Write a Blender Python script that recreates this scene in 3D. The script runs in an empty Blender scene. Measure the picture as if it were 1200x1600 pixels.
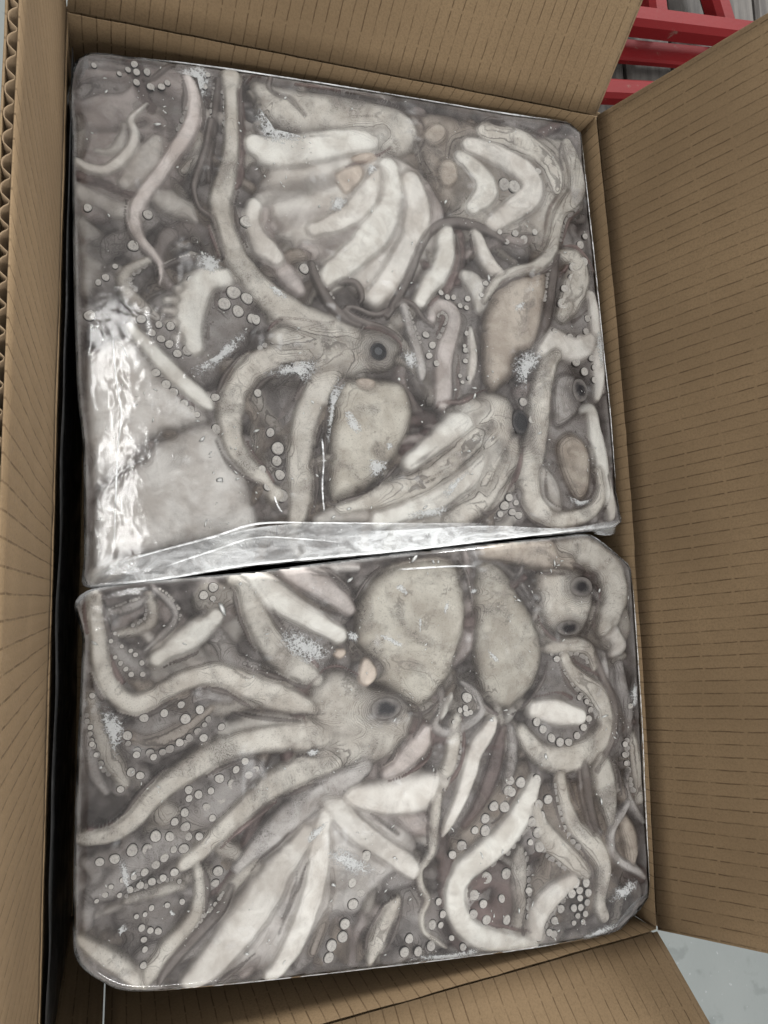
import bpy, math, random
import numpy as np
from mathutils import Matrix, Vector, noise as mn
random.seed(7)
sc = bpy.context.scene
COL = sc.collection

# ---------------------------------------------------------------- camera, light, exposure
cam_d = bpy.data.cameras.new('camera')
cam = bpy.data.objects.new('camera', cam_d); COL.objects.link(cam); sc.camera = cam
cam_d.sensor_fit = 'VERTICAL'; cam_d.sensor_height = 36.0; cam_d.lens = 36.0*1110.0/1600.0
cam_d.clip_start = 0.01; cam_d.clip_end = 50
cam.matrix_world = Matrix(((0.937269, -0.002729, -0.348596, -0.183516), (-0.036819, 0.993602, -0.106772, -0.061365), (0.346657, 0.112909, 0.931172, 0.772837), (0.000000, 0.000000, 0.000000, 1.000000)))

world = bpy.data.worlds.new('World'); sc.world = world; world.use_nodes = True
bg = world.node_tree.nodes['Background']
bg.inputs[0].default_value = (1.0, 0.99, 0.97, 1); bg.inputs[1].default_value = 0.74

def area(name, loc, sx, sy, power, col, target=None):
    d = bpy.data.lights.new(name, 'AREA'); d.shape = 'RECTANGLE'; d.size = sx; d.size_y = sy; d.energy = power; d.color = col
    o = bpy.data.objects.new(name, d); COL.objects.link(o); o.location = loc
    if target is not None:
        o.rotation_euler = (Vector(target)-Vector(loc)).to_track_quat('-Z', 'Y').to_euler()
    return o
area('ceiling_light', (-0.20, 0.55, 2.75), 0.09, 1.2, 6, (1.0, 0.995, 0.98))
area('ceiling_light', (2.2, 3.9, 2.9), 0.3, 1.25, 150, (1.0, 0.995, 0.98), (0, 0, 0.2))
area('ceiling_light', (-0.5, -2.9, 2.9), 1.25, 0.3, 26, (1.0, 0.995, 0.98), (0, 0, 0.2))

sc.view_settings.view_transform = 'Standard'; sc.view_settings.look = 'None'
sc.view_settings.exposure = 1.25; sc.view_settings.gamma = 1.0
sc.cycles.use_denoising = True; sc.cycles.use_adaptive_sampling = True; sc.cycles.adaptive_threshold = 0.025
sc.cycles.max_bounces = 6; sc.cycles.diffuse_bounces = 2; sc.cycles.glossy_bounces = 2; sc.cycles.transmission_bounces = 2; sc.cycles.transparent_max_bounces = 24; sc.cycles.volume_bounces = 0
sc.cycles.caustics_reflective = False; sc.cycles.caustics_refractive = False
sc.cycles.sample_clamp_indirect = 4.0

# ---------------------------------------------------------------- node helpers
class NT:
    def __init__(s, name):
        s.m = bpy.data.materials.new(name); s.m.use_nodes = True; s.t = s.m.node_tree; s.t.nodes.clear()
        s.out = s.n('ShaderNodeOutputMaterial')
    def n(s, typ, **kw):
        nd = s.t.nodes.new(typ)
        for k, v in kw.items(): setattr(nd, k, v)
        return nd
    def l(s, a, b): s.t.links.new(a, b)
    def put(s, sock, v):
        if hasattr(v, 'is_linked') or isinstance(v, bpy.types.NodeSocket): s.l(v, sock)
        else: sock.default_value = v
    def math(s, op, a, b=0.0, c=None, clamp=False):
        nd = s.n('ShaderNodeMath', operation=op); nd.use_clamp = clamp
        s.put(nd.inputs[0], a); s.put(nd.inputs[1], b)
        if c is not None: s.put(nd.inputs[2], c)
        return nd.outputs[0]
    def noise(s, vec, scale, detail=3.0, rough=0.5, dist=0.0):
        nd = s.n('ShaderNodeTexNoise'); s.l(vec, nd.inputs['Vector'])
        nd.inputs['Scale'].default_value = scale; nd.inputs['Detail'].default_value = detail
        nd.inputs['Roughness'].default_value = rough; nd.inputs['Distortion'].default_value = dist
        return nd.outputs[0]
    def ss(s, x, a, b, lo=0.0, hi=1.0):
        nd = s.n('ShaderNodeMapRange', interpolation_type='SMOOTHSTEP'); s.put(nd.inputs[0], x)
        for i, v in enumerate((a, b, lo, hi)): nd.inputs[i+1].default_value = v
        return nd.outputs[0]
    def mix(s, f, a, b, blend='MIX'):
        nd = s.n('ShaderNodeMix', data_type='RGBA', blend_type=blend)
        s.put(nd.inputs[0], f)
        for sock, v in ((nd.inputs[6], a), (nd.inputs[7], b)):
            if isinstance(v, tuple): sock.default_value = (v+(1,))[:4]
            else: s.l(v, sock)
        return nd.outputs[2]
    def bump(s, h, strength, dist, normal=None):
        nd = s.n('ShaderNodeBump'); s.l(h, nd.inputs['Height']); nd.inputs['Strength'].default_value = strength
        nd.inputs['Distance'].default_value = dist
        if normal is not None: s.l(normal, nd.inputs['Normal'])
        return nd.outputs[0]
    def obj(s): return s.n('ShaderNodeTexCoord').outputs['Object']
    def attr(s, name): return s.n('ShaderNodeAttribute', attribute_name=name).outputs['Fac']
    def bsdf(s, col, rough, spec=0.5, normal=None, **kw):
        b = s.n('ShaderNodeBsdfPrincipled')
        if isinstance(col, tuple): b.inputs['Base Color'].default_value = (col+(1,))[:4]
        else: s.l(col, b.inputs['Base Color'])
        s.put(b.inputs['Roughness'], rough); b.inputs['Specular IOR Level'].default_value = spec
        if normal is not None: s.l(normal, b.inputs['Normal'])
        for k, v in kw.items(): s.put(b.inputs[k.replace('_', ' ')], v)
        return b
    def done(s, sh): s.l(sh, s.out.inputs[0]); return s.m

def flesh_mat():
    """octopus flesh: per part colour, pigment and wrinkledness come with the mesh (col, pig, wr)"""
    t = NT('octopus_flesh'); P = t.obj()
    ca = t.n('ShaderNodeAttribute', attribute_name='col').outputs['Color']
    pig, wr, e, gap, u = t.attr('pig'), t.attr('wr'), t.attr('eyed'), t.attr('gap'), t.attr('u')
    n1 = t.noise(P, 48, 4, 0.55, 0.4)
    col = t.mix(t.ss(n1, 0.34, 0.68), ca, t.mix(1.0, ca, (0.70, 0.67, 0.65), 'MULTIPLY'))
    n2 = t.noise(P, 30, 5, 0.62, 0.6)
    col = t.mix(t.math('MULTIPLY', t.ss(n2, 0.46, 0.68), pig), col, (0.15, 0.132, 0.125))
    sp = t.math('MULTIPLY', t.ss(t.noise(P, 900, 2, 0.6), 0.54, 0.72), t.math('MULTIPLY_ADD', wr, 0.34, 0.05))
    col = t.mix(sp, col, (0.15, 0.132, 0.125))
    # contour like skin wrinkles, seam wrinkles, wrinkles across an arm, rings round an eye
    wob = t.noise(P, 85, 3, 0.6, 0.5)
    fr = t.math('ABSOLUTE', t.math('SUBTRACT', t.math('FRACT', t.math('MULTIPLY', n1, 34.0)), 0.5))
    line = t.math('MULTIPLY', t.ss(fr, 0.20, 0.03), t.ss(n2, 0.50, 0.64))
    sg = t.math('SINE', t.math('ADD', t.math('MULTIPLY', gap, 7600.0), t.math('MULTIPLY', wob, 8.0)))
    seam = t.math('MULTIPLY', t.ss(sg, 0.5, 1.0), t.math('MULTIPLY', t.ss(gap, 0.0055, 0.0004), t.ss(t.noise(P, 40, 2), 0.36, 0.58)))
    s1 = t.math('SINE', t.math('ADD', t.math('MULTIPLY', u, 4700.0), t.math('MULTIPLY', wob, 18.0)))
    arm = t.math('MULTIPLY', t.ss(s1, 0.6, 1.0), t.ss(t.noise(P, 52, 2), 0.52, 0.68))
    s2 = t.math('SINE', t.math('ADD', t.math('MULTIPLY', e, 3600.0), t.math('MULTIPLY', wob, 30.0)))
    ring = t.math('MULTIPLY', t.ss(s2, 0.40, 1.0), t.ss(e, 0.028, 0.005))
    w = t.math('MAXIMUM', t.math('MAXIMUM', line, t.math('MULTIPLY', arm, 0.6)), t.math('MAXIMUM', t.math('MULTIPLY', ring, 0.8), t.math('MULTIPLY', seam, 1.1)), clamp=True)
    w = t.math('MULTIPLY', w, wr, clamp=True)
    col = t.mix(t.math('MULTIPLY', t.ss(t.math('ADD', e, t.math('MULTIPLY', t.math('SUBTRACT', n1, 0.5), 0.02)), 0.014, 0.001), 0.55), col, (0.10, 0.09, 0.09))
    col = t.mix(t.math('MULTIPLY', w, 0.7), col, (0.085, 0.070, 0.062))
    h = t.math('SUBTRACT', t.math('MULTIPLY', t.noise(P, 420, 3), 0.35), t.math('MULTIPLY', w, 0.9))
    return t.done(t.bsdf(col, 0.5, 0.25, t.bump(h, 0.35, 0.0012)).outputs[0])
M = {'flesh': flesh_mat()}
# colour, pigment, wrinkles of each kind of flesh
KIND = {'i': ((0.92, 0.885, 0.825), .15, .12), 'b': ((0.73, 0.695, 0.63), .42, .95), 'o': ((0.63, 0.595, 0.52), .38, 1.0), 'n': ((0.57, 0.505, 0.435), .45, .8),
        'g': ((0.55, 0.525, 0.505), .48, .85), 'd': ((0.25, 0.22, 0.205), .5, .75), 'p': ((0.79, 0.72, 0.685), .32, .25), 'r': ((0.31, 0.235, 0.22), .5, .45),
        'c': ((0.72, 0.62, 0.53), .28, .2), 'base': ((0.66, 0.63, 0.605), .5, .5), 'w': ((0.78, 0.755, 0.72), .3, .2)}
def sucker_mats():
    t = NT('sucker_flesh'); P = t.obj()
    col = t.mix(t.ss(t.noise(P, 3.0, 3), 0.4, 0.7), (0.68, 0.65, 0.605), (0.48, 0.455, 0.43))
    b = t.bsdf(col, 0.5, 0.25)
    a = t.done(b.outputs[0])
    t = NT('sucker_collar'); P = t.obj()
    c = t.done(t.bsdf((0.10, 0.088, 0.085), 0.5, 0.25).outputs[0])
    return a, c
M['suck'], M['collar'] = sucker_mats()
def eye_mat(name, dark, rim, a, b):
    t = NT(name); P = t.obj(); r = t.math('ADD', t.attr('rad'), t.math('MULTIPLY', t.math('SUBTRACT', t.noise(P, 160, 4, 0.6), 0.5), 0.8))
    c = t.mix(t.ss(r, a, b), dark, rim)
    return t.done(t.bsdf(c, 0.5, 0.3, t.bump(t.noise(P, 300, 3), 0.3, 0.001)).outputs[0])
M['eyek'] = eye_mat('eye_black', (0.016, 0.016, 0.019), (0.12, 0.11, 0.11), 0.6, 1.1)
M['eyem'] = eye_mat('eye_cloudy', (0.030, 0.028, 0.032), (0.34, 0.315, 0.295), 0.30, 1.05)
t = NT('eye_lens'); M['lens'] = t.done(t.bsdf((0.075, 0.08, 0.088), 0.35, 0.4).outputs[0])

def frost_mat():
    t = NT('frost'); P = t.obj()
    v = t.n('ShaderNodeTexVoronoi', feature='DISTANCE_TO_EDGE'); t.l(P, v.inputs['Vector']); v.inputs['Scale'].default_value = 420
    cell = t.ss(v.outputs['Distance'], 0.02, 0.12)
    n = t.noise(P, 220, 6, 0.7, 1.2)
    e = t.attr('edge')
    a = t.ss(t.math('SUBTRACT', t.math('ADD', t.math('MULTIPLY', e, 0.38), n), t.math('MULTIPLY', cell, 0.14)), 0.50, 0.74)
    b = t.bsdf((0.84, 0.85, 0.85), 0.45, 0.4, t.bump(n, 0.8, 0.002))
    tr = t.n('ShaderNodeBsdfTransparent'); mx = t.n('ShaderNodeMixShader')
    t.l(t.math('MULTIPLY', a, 0.72), mx.inputs[0]); t.l(tr.outputs[0], mx.inputs[1]); t.l(b.outputs[0], mx.inputs[2])
    return t.done(mx.outputs[0])
M['frost'] = frost_mat()

t = NT('frost_fleck'); M['fleck'] = t.done(t.bsdf((0.82, 0.82, 0.80), 0.5, 0.3).outputs[0])
def ice_mat():
    t = NT('murky_ice')
    v = t.n('ShaderNodeVolumeAbsorption'); v.inputs['Color'].default_value = (0.385, 0.36, 0.36, 1); v.inputs['Density'].default_value = 195.0
    sc_ = t.n('ShaderNodeVolumeScatter'); sc_.inputs['Color'].default_value = (1.0, 0.985, 0.96, 1); sc_.inputs['Density'].default_value = 5.0; sc_.inputs['Anisotropy'].default_value = 0.0
    ad = t.n('ShaderNodeAddShader'); t.l(v.outputs[0], ad.inputs[0]); t.l(sc_.outputs[0], ad.inputs[1])
    t.l(ad.outputs[0], t.out.inputs['Volume']); return t.m
M['ice'] = ice_mat()

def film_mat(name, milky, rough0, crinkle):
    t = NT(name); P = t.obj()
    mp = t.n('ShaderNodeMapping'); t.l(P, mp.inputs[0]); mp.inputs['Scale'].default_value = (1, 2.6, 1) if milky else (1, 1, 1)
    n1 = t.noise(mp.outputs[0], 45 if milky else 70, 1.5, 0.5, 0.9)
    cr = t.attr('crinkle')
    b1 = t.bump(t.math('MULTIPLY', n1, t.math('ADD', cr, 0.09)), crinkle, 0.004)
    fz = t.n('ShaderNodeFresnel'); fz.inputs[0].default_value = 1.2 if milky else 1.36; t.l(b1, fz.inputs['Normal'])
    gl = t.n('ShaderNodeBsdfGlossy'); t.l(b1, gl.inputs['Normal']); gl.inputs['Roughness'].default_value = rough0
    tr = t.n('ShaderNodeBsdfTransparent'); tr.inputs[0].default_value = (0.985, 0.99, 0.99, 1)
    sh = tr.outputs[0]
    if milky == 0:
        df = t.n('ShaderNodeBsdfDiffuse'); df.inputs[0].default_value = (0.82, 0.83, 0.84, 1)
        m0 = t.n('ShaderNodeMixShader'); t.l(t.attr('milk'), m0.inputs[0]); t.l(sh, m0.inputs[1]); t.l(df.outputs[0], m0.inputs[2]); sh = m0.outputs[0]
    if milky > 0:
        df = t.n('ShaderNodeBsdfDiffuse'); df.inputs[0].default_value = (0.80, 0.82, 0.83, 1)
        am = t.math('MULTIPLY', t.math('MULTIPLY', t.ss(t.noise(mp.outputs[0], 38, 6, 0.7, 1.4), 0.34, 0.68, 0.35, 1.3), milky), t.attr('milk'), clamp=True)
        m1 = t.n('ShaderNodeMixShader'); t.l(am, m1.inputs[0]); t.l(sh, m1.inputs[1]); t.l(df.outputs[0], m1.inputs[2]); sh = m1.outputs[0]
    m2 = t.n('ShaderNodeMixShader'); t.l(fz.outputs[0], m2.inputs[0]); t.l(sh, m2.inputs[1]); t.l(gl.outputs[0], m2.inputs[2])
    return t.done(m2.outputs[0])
M['film'] = film_mat('clear_wrap', 0.0, 0.09, 0.30)
M['fold'] = film_mat('folded_wrap', 0.25, 0.3, 0.1)
M['frosty_fold'] = film_mat('frosted_wrap_edge', 0.42, 0.3, 0.25); M['crease_glint'] = film_mat('wrap_crease_glint', 0.5, 0.2, 0.2)  # last one: milky white carries the glint on film fold lines

def card_mat(name, k=0.445, lines=True):
    t = NT(name)
    uv = t.n('ShaderNodeUVMap', uv_map='uv').outputs[0]
    sx = t.n('ShaderNodeSeparateXYZ'); t.l(uv, sx.inputs[0]); u, v = sx.outputs[0], sx.outputs[1]
    P = t.obj()
    c = t.mix(t.ss(t.noise(P, 9, 3), 0.3, 0.7), (0.350*k, 0.243*k, 0.139*k), (0.280*k, 0.193*k, 0.110*k))
    c = t.mix(t.math('MULTIPLY', t.ss(t.noise(P, 620, 4, 0.75), 0.40, 0.70), 0.55), c, (0.20*k, 0.138*k, 0.076*k))
    c = t.mix(t.math('MULTIPLY', t.ss(t.noise(P, 1100, 2, 0.6), 0.66, 0.78), 0.6), c, (0.47*k, 0.36*k, 0.23*k))
    c = t.mix(t.math('MULTIPLY', t.ss(t.noise(P, 260, 2, 0.5), 0.76, 0.80), 0.8), c, (0.07, 0.045, 0.025))
    wob = t.math('MULTIPLY', t.math('SUBTRACT', t.noise(P, 70, 3), 0.5), 0.12)
    ph = t.math('ADD', t.math('DIVIDE', u, 0.0098), wob)
    fr = t.math('ABSOLUTE', t.math('SUBTRACT', t.math('FRACT', ph), 0.5))
    ln = t.ss(fr, 0.070, 0.022)
    rnd = t.n('ShaderNodeTexWhiteNoise', noise_dimensions='1D'); t.l(t.math('FLOOR', ph), rnd.inputs['W'])
    dv = t.math('FRACT', t.math('ADD', t.math('DIVIDE', v, 0.031), t.math('ADD', t.math('MULTIPLY', rnd.outputs[0], 0.10), t.math('MULTIPLY', t.noise(uv, 12, 2), 0.5))))
    dash = t.math('MULTIPLY', t.ss(dv, 0.03, 0.07), t.ss(dv, 0.995, 0.96))
    amt = t.math('MULTIPLY', t.math('MULTIPLY', ln, dash), t.ss(t.noise(P, 45, 4, 0.7), 0.30, 0.66, 0.10, 0.72))
    c = t.mix(amt, c, (0.075*k, 0.042*k, 0.018*k))
    h = t.math('ADD', t.math('MULTIPLY', t.noise(P, 500, 4, 0.7), 0.5), t.math('MULTIPLY', t.math('COSINE', t.math('MULTIPLY', ph, 6.2832)), 0.28))
    h = t.math('SUBTRACT', h, t.math('MULTIPLY', amt, 0.8))
    return t.done(t.bsdf(c, 0.82, 0.15, t.bump(h, 0.5, 0.0006)).outputs[0])
M['card'] = card_mat('kraft_cardboard')
t = NT('kraft_fluting'); P = t.obj()
M['flute'] = t.done(t.bsdf(t.mix(t.noise(P, 300, 3), (0.13, 0.092, 0.058), (0.19, 0.14, 0.09)), 0.85, 0.1).outputs[0])

# ---------------------------------------------------------------- mesh helpers
def mesh_obj(name, verts, faces, mats, parent=None, smooth=True, attrs=None, uv=None, midx=None):
    me = bpy.data.meshes.new(name)
    me.from_pydata([tuple(map(float, v)) for v in verts], [], faces)
    for m in (mats if isinstance(mats, (list, tuple)) else [mats]): me.materials.append(m)
    if smooth: me.polygons.foreach_set('use_smooth', [True]*len(me.polygons))
    if midx is not None: me.polygons.foreach_set('material_index', midx)
    for k, a in (attrs or {}).items():
        at = me.attributes.new(k, 'FLOAT', 'POINT'); at.data.foreach_set('value', np.asarray(a, np.float32))
    if uv is not None:
        lay = me.uv_layers.new(name='uv'); vi = np.empty(len(me.loops), np.int32); me.loops.foreach_get('vertex_index', vi)
        lay.data.foreach_set('uv', np.asarray(uv, np.float32)[vi].ravel())
    me.update()
    o = bpy.data.objects.new(name, me); COL.objects.link(o); o.parent = parent
    return o
def tag(o, label=None, cat=None, kind=None, group=None):
    if label: o['label'] = label
    if cat: o['category'] = cat
    if kind: o['kind'] = kind
    if group: o['group'] = group
    return o
def boxes(name, items, mat, parent=None):
    """items: list of (p0,p1) axis boxes or (a,b,w,h) bars"""
    V, Fc = [], []
    for it in items:
        a, b, w, h = it
        a, b = Vector(a), Vector(b); d = (b-a).normalized(); s = d.cross(Vector((0, 0, 1)))
        if s.length < 1e-4: s = Vector((1, 0, 0))
        s.normalize(); up = s.cross(d).normalized(); i = len(V); bv = min(w, h)*0.22
        ring = [(-w/2+bv, -h/2), (w/2-bv, -h/2), (w/2, -h/2+bv), (w/2, h/2-bv), (w/2-bv, h/2), (-w/2+bv, h/2), (-w/2, h/2-bv), (-w/2, -h/2+bv)]
        for q in (a, b):
            for x, y in ring: V.append(q+s*x+up*y)
        for k in range(8): Fc.append((i+k, i+(k+1) % 8, i+8+(k+1) % 8, i+8+k))
        Fc.append(tuple(i+k for k in range(7, -1, -1))); Fc.append(tuple(i+8+k for k in range(8)))
    return mesh_obj(name, V, Fc, mat, parent, smooth=False)
def nz(x, y, z=0.0): return mn.noise(Vector((x, y, z)))
def crom(pts, step, closed=False):
    P = np.array(pts, float); n = len(P); out = []
    if closed and ((P[:, 0]*np.roll(P[:, 1], -1)-P[:, 1]*np.roll(P[:, 0], -1)).sum() < 0): P = P[::-1]
    rng = range(n if closed else n-1)
    for i in rng:
        if closed: p0, p1, p2, p3 = P[(i-1) % n], P[i], P[(i+1) % n], P[(i+2) % n]
        else: p0, p1, p2, p3 = P[max(i-1, 0)], P[i], P[i+1], P[min(i+2, n-1)]
        m = max(2, int(np.linalg.norm((p2-p1)[:2])/step))
        for k in range(m):
            s = k/m
            out.append(0.5*((2*p1)+(-p0+p2)*s+(2*p0-5*p1+4*p2-p3)*s*s+(-p0+3*p1-3*p2+p3)*s**3))
    if not closed: out.append(P[-1])
    return np.array(out)

# ---------------------------------------------------------------- floor and what lies behind the carton
t = NT('floor_paint'); P = t.obj()
c = t.mix(t.ss(t.noise(P, 3, 4), 0.35, 0.65), (0.105, 0.115, 0.112), (0.086, 0.096, 0.094))
c = t.mix(t.math('MULTIPLY', t.ss(t.noise(P, 26, 4, 0.55, 0.4), 0.56, 0.66), 0.6), c, (0.062, 0.07, 0.068))
c = t.mix(t.math('MULTIPLY', t.ss(t.noise(P, 120, 3), 0.68, 0.74), 0.4), c, (0.24, 0.25, 0.26))
floor = mesh_obj('floor', [(-6, -6, 0), (6, -6, 0), (6, 6, 0), (-6, 6, 0)], [(0, 1, 2, 3)], t.done(t.bsdf(c, 0.45, 0.4, t.bump(t.noise(P, 60, 4), 0.15, 0.002)).outputs[0]), smooth=False)
tag(floor, kind='structure')

t = NT('weathered_board'); P = t.obj(); mp = t.n('ShaderNodeMapping'); t.l(P, mp.inputs[0]); mp.inputs['Scale'].default_value = (12, 1.0, 6)
wood = t.done(t.bsdf(t.mix(t.ss(t.noise(mp.outputs[0], 7, 5, 0.6), 0.3, 0.7), (0.03, 0.027, 0.025), (0.072, 0.066, 0.06)), 0.75, 0.2, t.bump(t.noise(mp.outputs[0], 20, 4), 0.4, 0.002)).outputs[0])
t = NT('red_paint'); P = t.obj()
red = t.done(t.bsdf(t.mix(t.ss(t.noise(P, 60, 5, 0.7), 0.62, 0.72), t.mix(t.noise(P, 9, 3), (0.12, 0.007, 0.008), (0.075, 0.004, 0.005)), (0.10, 0.05, 0.04)), 0.6, 0.08, t.bump(t.noise(P, 220, 3), 0.2, 0.001)).outputs[0])
pallet = bpy.data.objects.new('wooden_pallet', None); COL.objects.link(pallet)
tag(pallet, 'weathered dark grey wooden pallet boards on the floor behind the carton', 'pallet')
for k in range(8):
    x = 0.245+k*0.083
    boxes('board', [((x, 0.40, 0.055), (x, 1.15, 0.055), 0.077, 0.02)], wood, pallet)
for y in (0.44, 0.78, 1.11):
    boxes('bearer', [((0.19, y, 0.0225), (0.88, y, 0.0225), 0.07, 0.043)], wood, pallet)
trolley = bpy.data.objects.new('red_steel_frame', None); COL.objects.link(trolley)
tag(trolley, 'chipped red painted steel ladder frame lying on grey boards behind the carton', 'steel frame')
def ch(name, a, b, w, h): return boxes(name, [(a, b, w, h)], red, trolley)
ch('cross_bar', (0.3902, 0.6300, 0.1200), (0.6380, 0.6692, 0.1200), 0.028, 0.03)
ch('cross_bar', (0.3817, 0.6156, 0.0850), (0.6278, 0.6574, 0.0850), 0.03, 0.012)
ch('cross_bar', (0.3407, 0.5383, 0.1000), (0.5354, 0.5740, 0.1000), 0.026, 0.022)
ch('rail', (0.4699, 0.7506, 0.1000), (0.4743, 0.6652, 0.1000), 0.03, 0.028)
ch('rail', (0.5664, 0.7795, 0.1000), (0.5922, 0.6849, 0.1000), 0.03, 0.028)


# ---------------------------------------------------------------- the carton
RIM = 0.27
carton = bpy.data.objects.new('cardboard_carton', None); COL.objects.link(carton)
tag(carton, 'open brown corrugated cardboard carton holding two frozen octopus blocks', 'box')
TH = 0.0052
def panel(name, p00, p10, p11, p01, out, parent=carton, nu=40, nv=14, wave=0.0006, u0=0.0, fluted=True, seed=0, curl=0.0, bow=0.0):
    """corrugated board: inner liner on the given quad, outer liner TH further out, fluting between; flutes run along v"""
    p00, p10, p11, p01, out = (np.array(q, float) for q in (p00, p10, p11, p01, out))
    Lu = np.linalg.norm(p10-p00)
    def grid(off, side):
        V, UV, Fc = [], [], []
        for j in range(nv+1):
            for i in range(nu+1):
                a, b = i/nu, j/nv
                q = p00*(1-a)*(1-b)+p10*a*(1-b)+p11*a*b+p01*(1-a)*b
                lv = np.linalg.norm((p01-p00)*(1-a)+(p11-p10)*a)
                w = wave*(nz(a*9+seed, b*4+seed)*1.0+0.5*nz(a*33+seed, b*9+seed*2))+curl*4*a*(1-a)*b+bow*4*a*(1-a)
                if j == 0: w += 0.0005*nz(a*60+seed*3, 1.7)
                V.append(q+out*(off+w)); UV.append((u0+a*Lu, b*lv))
        for j in range(nv):
            for i in range(nu):
                k = j*(nu+1)+i; f = (k, k+1, k+nu+2, k+nu+1); Fc.append(f if side else f[::-1])
        return V, UV, Fc
    V, UV, Fc = [], [], []
    lt = 0.0007
    for off, side in ((0, 1), (lt, 0), (TH-lt, 1), (TH, 0)):
        v, u, f = grid(off, side); k = len(V); V += v; UV += u; Fc += [tuple(x+k for x in q) for q in f]
    N = (nu+1)*(nv+1)
    per = [i for i in range(nu+1)]+[(j+1)*(nu+1)-1 for j in range(1, nv+1)]+[nv*(nu+1)+i for i in range(nu-1, -1, -1)]+[j*(nu+1) for j in range(nv-1, 0, -1)]
    for s in (0, 2*N):
        for a, b in zip(per, per[1:]+per[:1]): Fc.append((s+a, s+N+a, s+N+b, s+b))
    o = mesh_obj(name, V, Fc, M['card'], parent, smooth=True, uv=UV)
    o.data.polygons.foreach_set('use_smooth', [False]*len(o.data.polygons)) if False else None
    if fluted:
        n = int(Lu/0.0098*8); V, Fc, m = [], [], 5
        for i in range(n+1):
            a = i/n; ph = (u0+a*Lu)/0.0098*2*math.pi
            h = 0.5-0.5*math.cos(ph+0.5*math.sin(ph))
            for j in range(m+1):
                b = 0.002+0.996*j/m
                q = p00*(1-a)*(1-b)+p10*a*(1-b)+p11*a*b+p01*(1-a)*b
                w = wave*(nz(a*9+seed, b*4+seed))+curl*4*a*(1-a)*b+bow*4*a*(1-a)
                V.append(q+out*(lt+0.0001+w+h*(TH-2*lt-0.0004)))
        for i in range(n):
            for j in range(m):
                k = i*(m+1)+j; Fc.append((k, k+1, k+m+2, k+m+1))
        f = mesh_obj('fluting', V, Fc, M['flute'], o)
        so = f.modifiers.new('thickness', 'SOLIDIFY'); so.thickness = 0.0004; so.offset = 0
    return o
panel('wall', (-0.2246, 0.3488, 0.2696), (0.2339, 0.3655, 0.2696), (0.2339, 0.3655, 0.0060), (-0.2246, 0.3488, 0.0060), (-0.0362, 0.9993, -0.0000), seed=1, fluted=False, bow=0)
panel('wall', (0.2284, 0.3653, 0.2696), (0.2288, -0.3468, 0.2696), (0.2288, -0.3468, 0.0060), (0.2284, 0.3653, 0.0060), (1.0000, 0.0006, -0.0000), seed=2, fluted=False, bow=0.0075)
panel('wall', (-0.2288, -0.3573, 0.2696), (-0.2191, 0.3490, 0.2696), (-0.2191, 0.3490, 0.0060), (-0.2288, -0.3573, 0.0060), (-0.9999, 0.0137, -0.0000), seed=3, fluted=False, bow=0)
panel('wall', (-0.2288, -0.3573, 0.2696), (-0.1942, -0.3565, 0.2696), (-0.1942, -0.3565, 0.0060), (-0.2288, -0.3573, 0.0060), (0.0229, -0.9997, 0.0000), seed=4, fluted=False, bow=0)
panel('wall', (-0.1928, -0.3565, 0.2696), (0.2288, -0.3468, 0.2696), (0.2288, -0.3468, 0.0060), (-0.1928, -0.3565, 0.0060), (0.0229, -0.9997, 0.0000), seed=5, fluted=False, bow=0)
panel('bottom', (-0.2288, -0.3573, 0.0060), (-0.2191, 0.3490, 0.0060), (0.2284, 0.3653, 0.0060), (0.2288, -0.3468, 0.0060), (0,0,-1), seed=6, fluted=False)
o = panel('flap', (-0.2288, -0.3573, 0.2716), (-0.2191, 0.3490, 0.2716), (-0.2168, 0.3490, 0.4976), (-0.2264, -0.3573, 0.4976), (-0.9999, 0.0137, 0.0105), seed=11, curl=0, nu=60, bow=0)
o['label'] = 'left flap standing upright with its corrugated edge showing'
o = panel('flap', (-0.2192, 0.3500, 0.2713), (0.2283, 0.3662, 0.2713), (0.2224, 0.5021, 0.4518), (-0.1924, 0.4871, 0.4518), (-0.0289, 0.7981, -0.6018), seed=12, curl=0, nu=60, bow=0)
o = panel('flap', (0.2288, 0.3653, 0.2715), (0.2293, -0.3468, 0.2715), (0.2953, -0.3116, 0.4877), (0.2949, 0.3559, 0.4877), (0.9563, 0.0006, -0.2924), seed=13, curl=0, nu=60, bow=0.0075)
o = panel('flap', (0.2288, -0.3478, 0.2713), (-0.2288, -0.3583, 0.2713), (-0.2256, -0.4958, 0.4506), (0.2193, -0.4856, 0.4506), (0.0181, -0.7931, -0.6088), seed=14, curl=0, nu=60, bow=0)
# added black sheet that stands in for deep shade on the left wall
t = NT('wall_shade_black'); P = t.obj()
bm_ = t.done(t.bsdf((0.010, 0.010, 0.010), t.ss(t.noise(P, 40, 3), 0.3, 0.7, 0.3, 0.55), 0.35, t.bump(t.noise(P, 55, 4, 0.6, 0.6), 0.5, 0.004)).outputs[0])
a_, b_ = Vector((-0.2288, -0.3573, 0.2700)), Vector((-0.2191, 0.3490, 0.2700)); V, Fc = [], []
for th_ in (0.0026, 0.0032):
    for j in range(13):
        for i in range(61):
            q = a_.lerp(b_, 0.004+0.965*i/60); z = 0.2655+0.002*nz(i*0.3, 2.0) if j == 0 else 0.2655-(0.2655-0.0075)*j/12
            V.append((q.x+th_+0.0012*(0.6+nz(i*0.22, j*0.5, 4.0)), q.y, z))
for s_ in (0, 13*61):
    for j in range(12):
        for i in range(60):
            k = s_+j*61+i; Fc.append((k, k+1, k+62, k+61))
per = list(range(61))+[61*j+60 for j in range(1, 13)]+[12*61+i for i in range(59, -1, -1)]+[61*j for j in range(11, 0, -1)]
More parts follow.
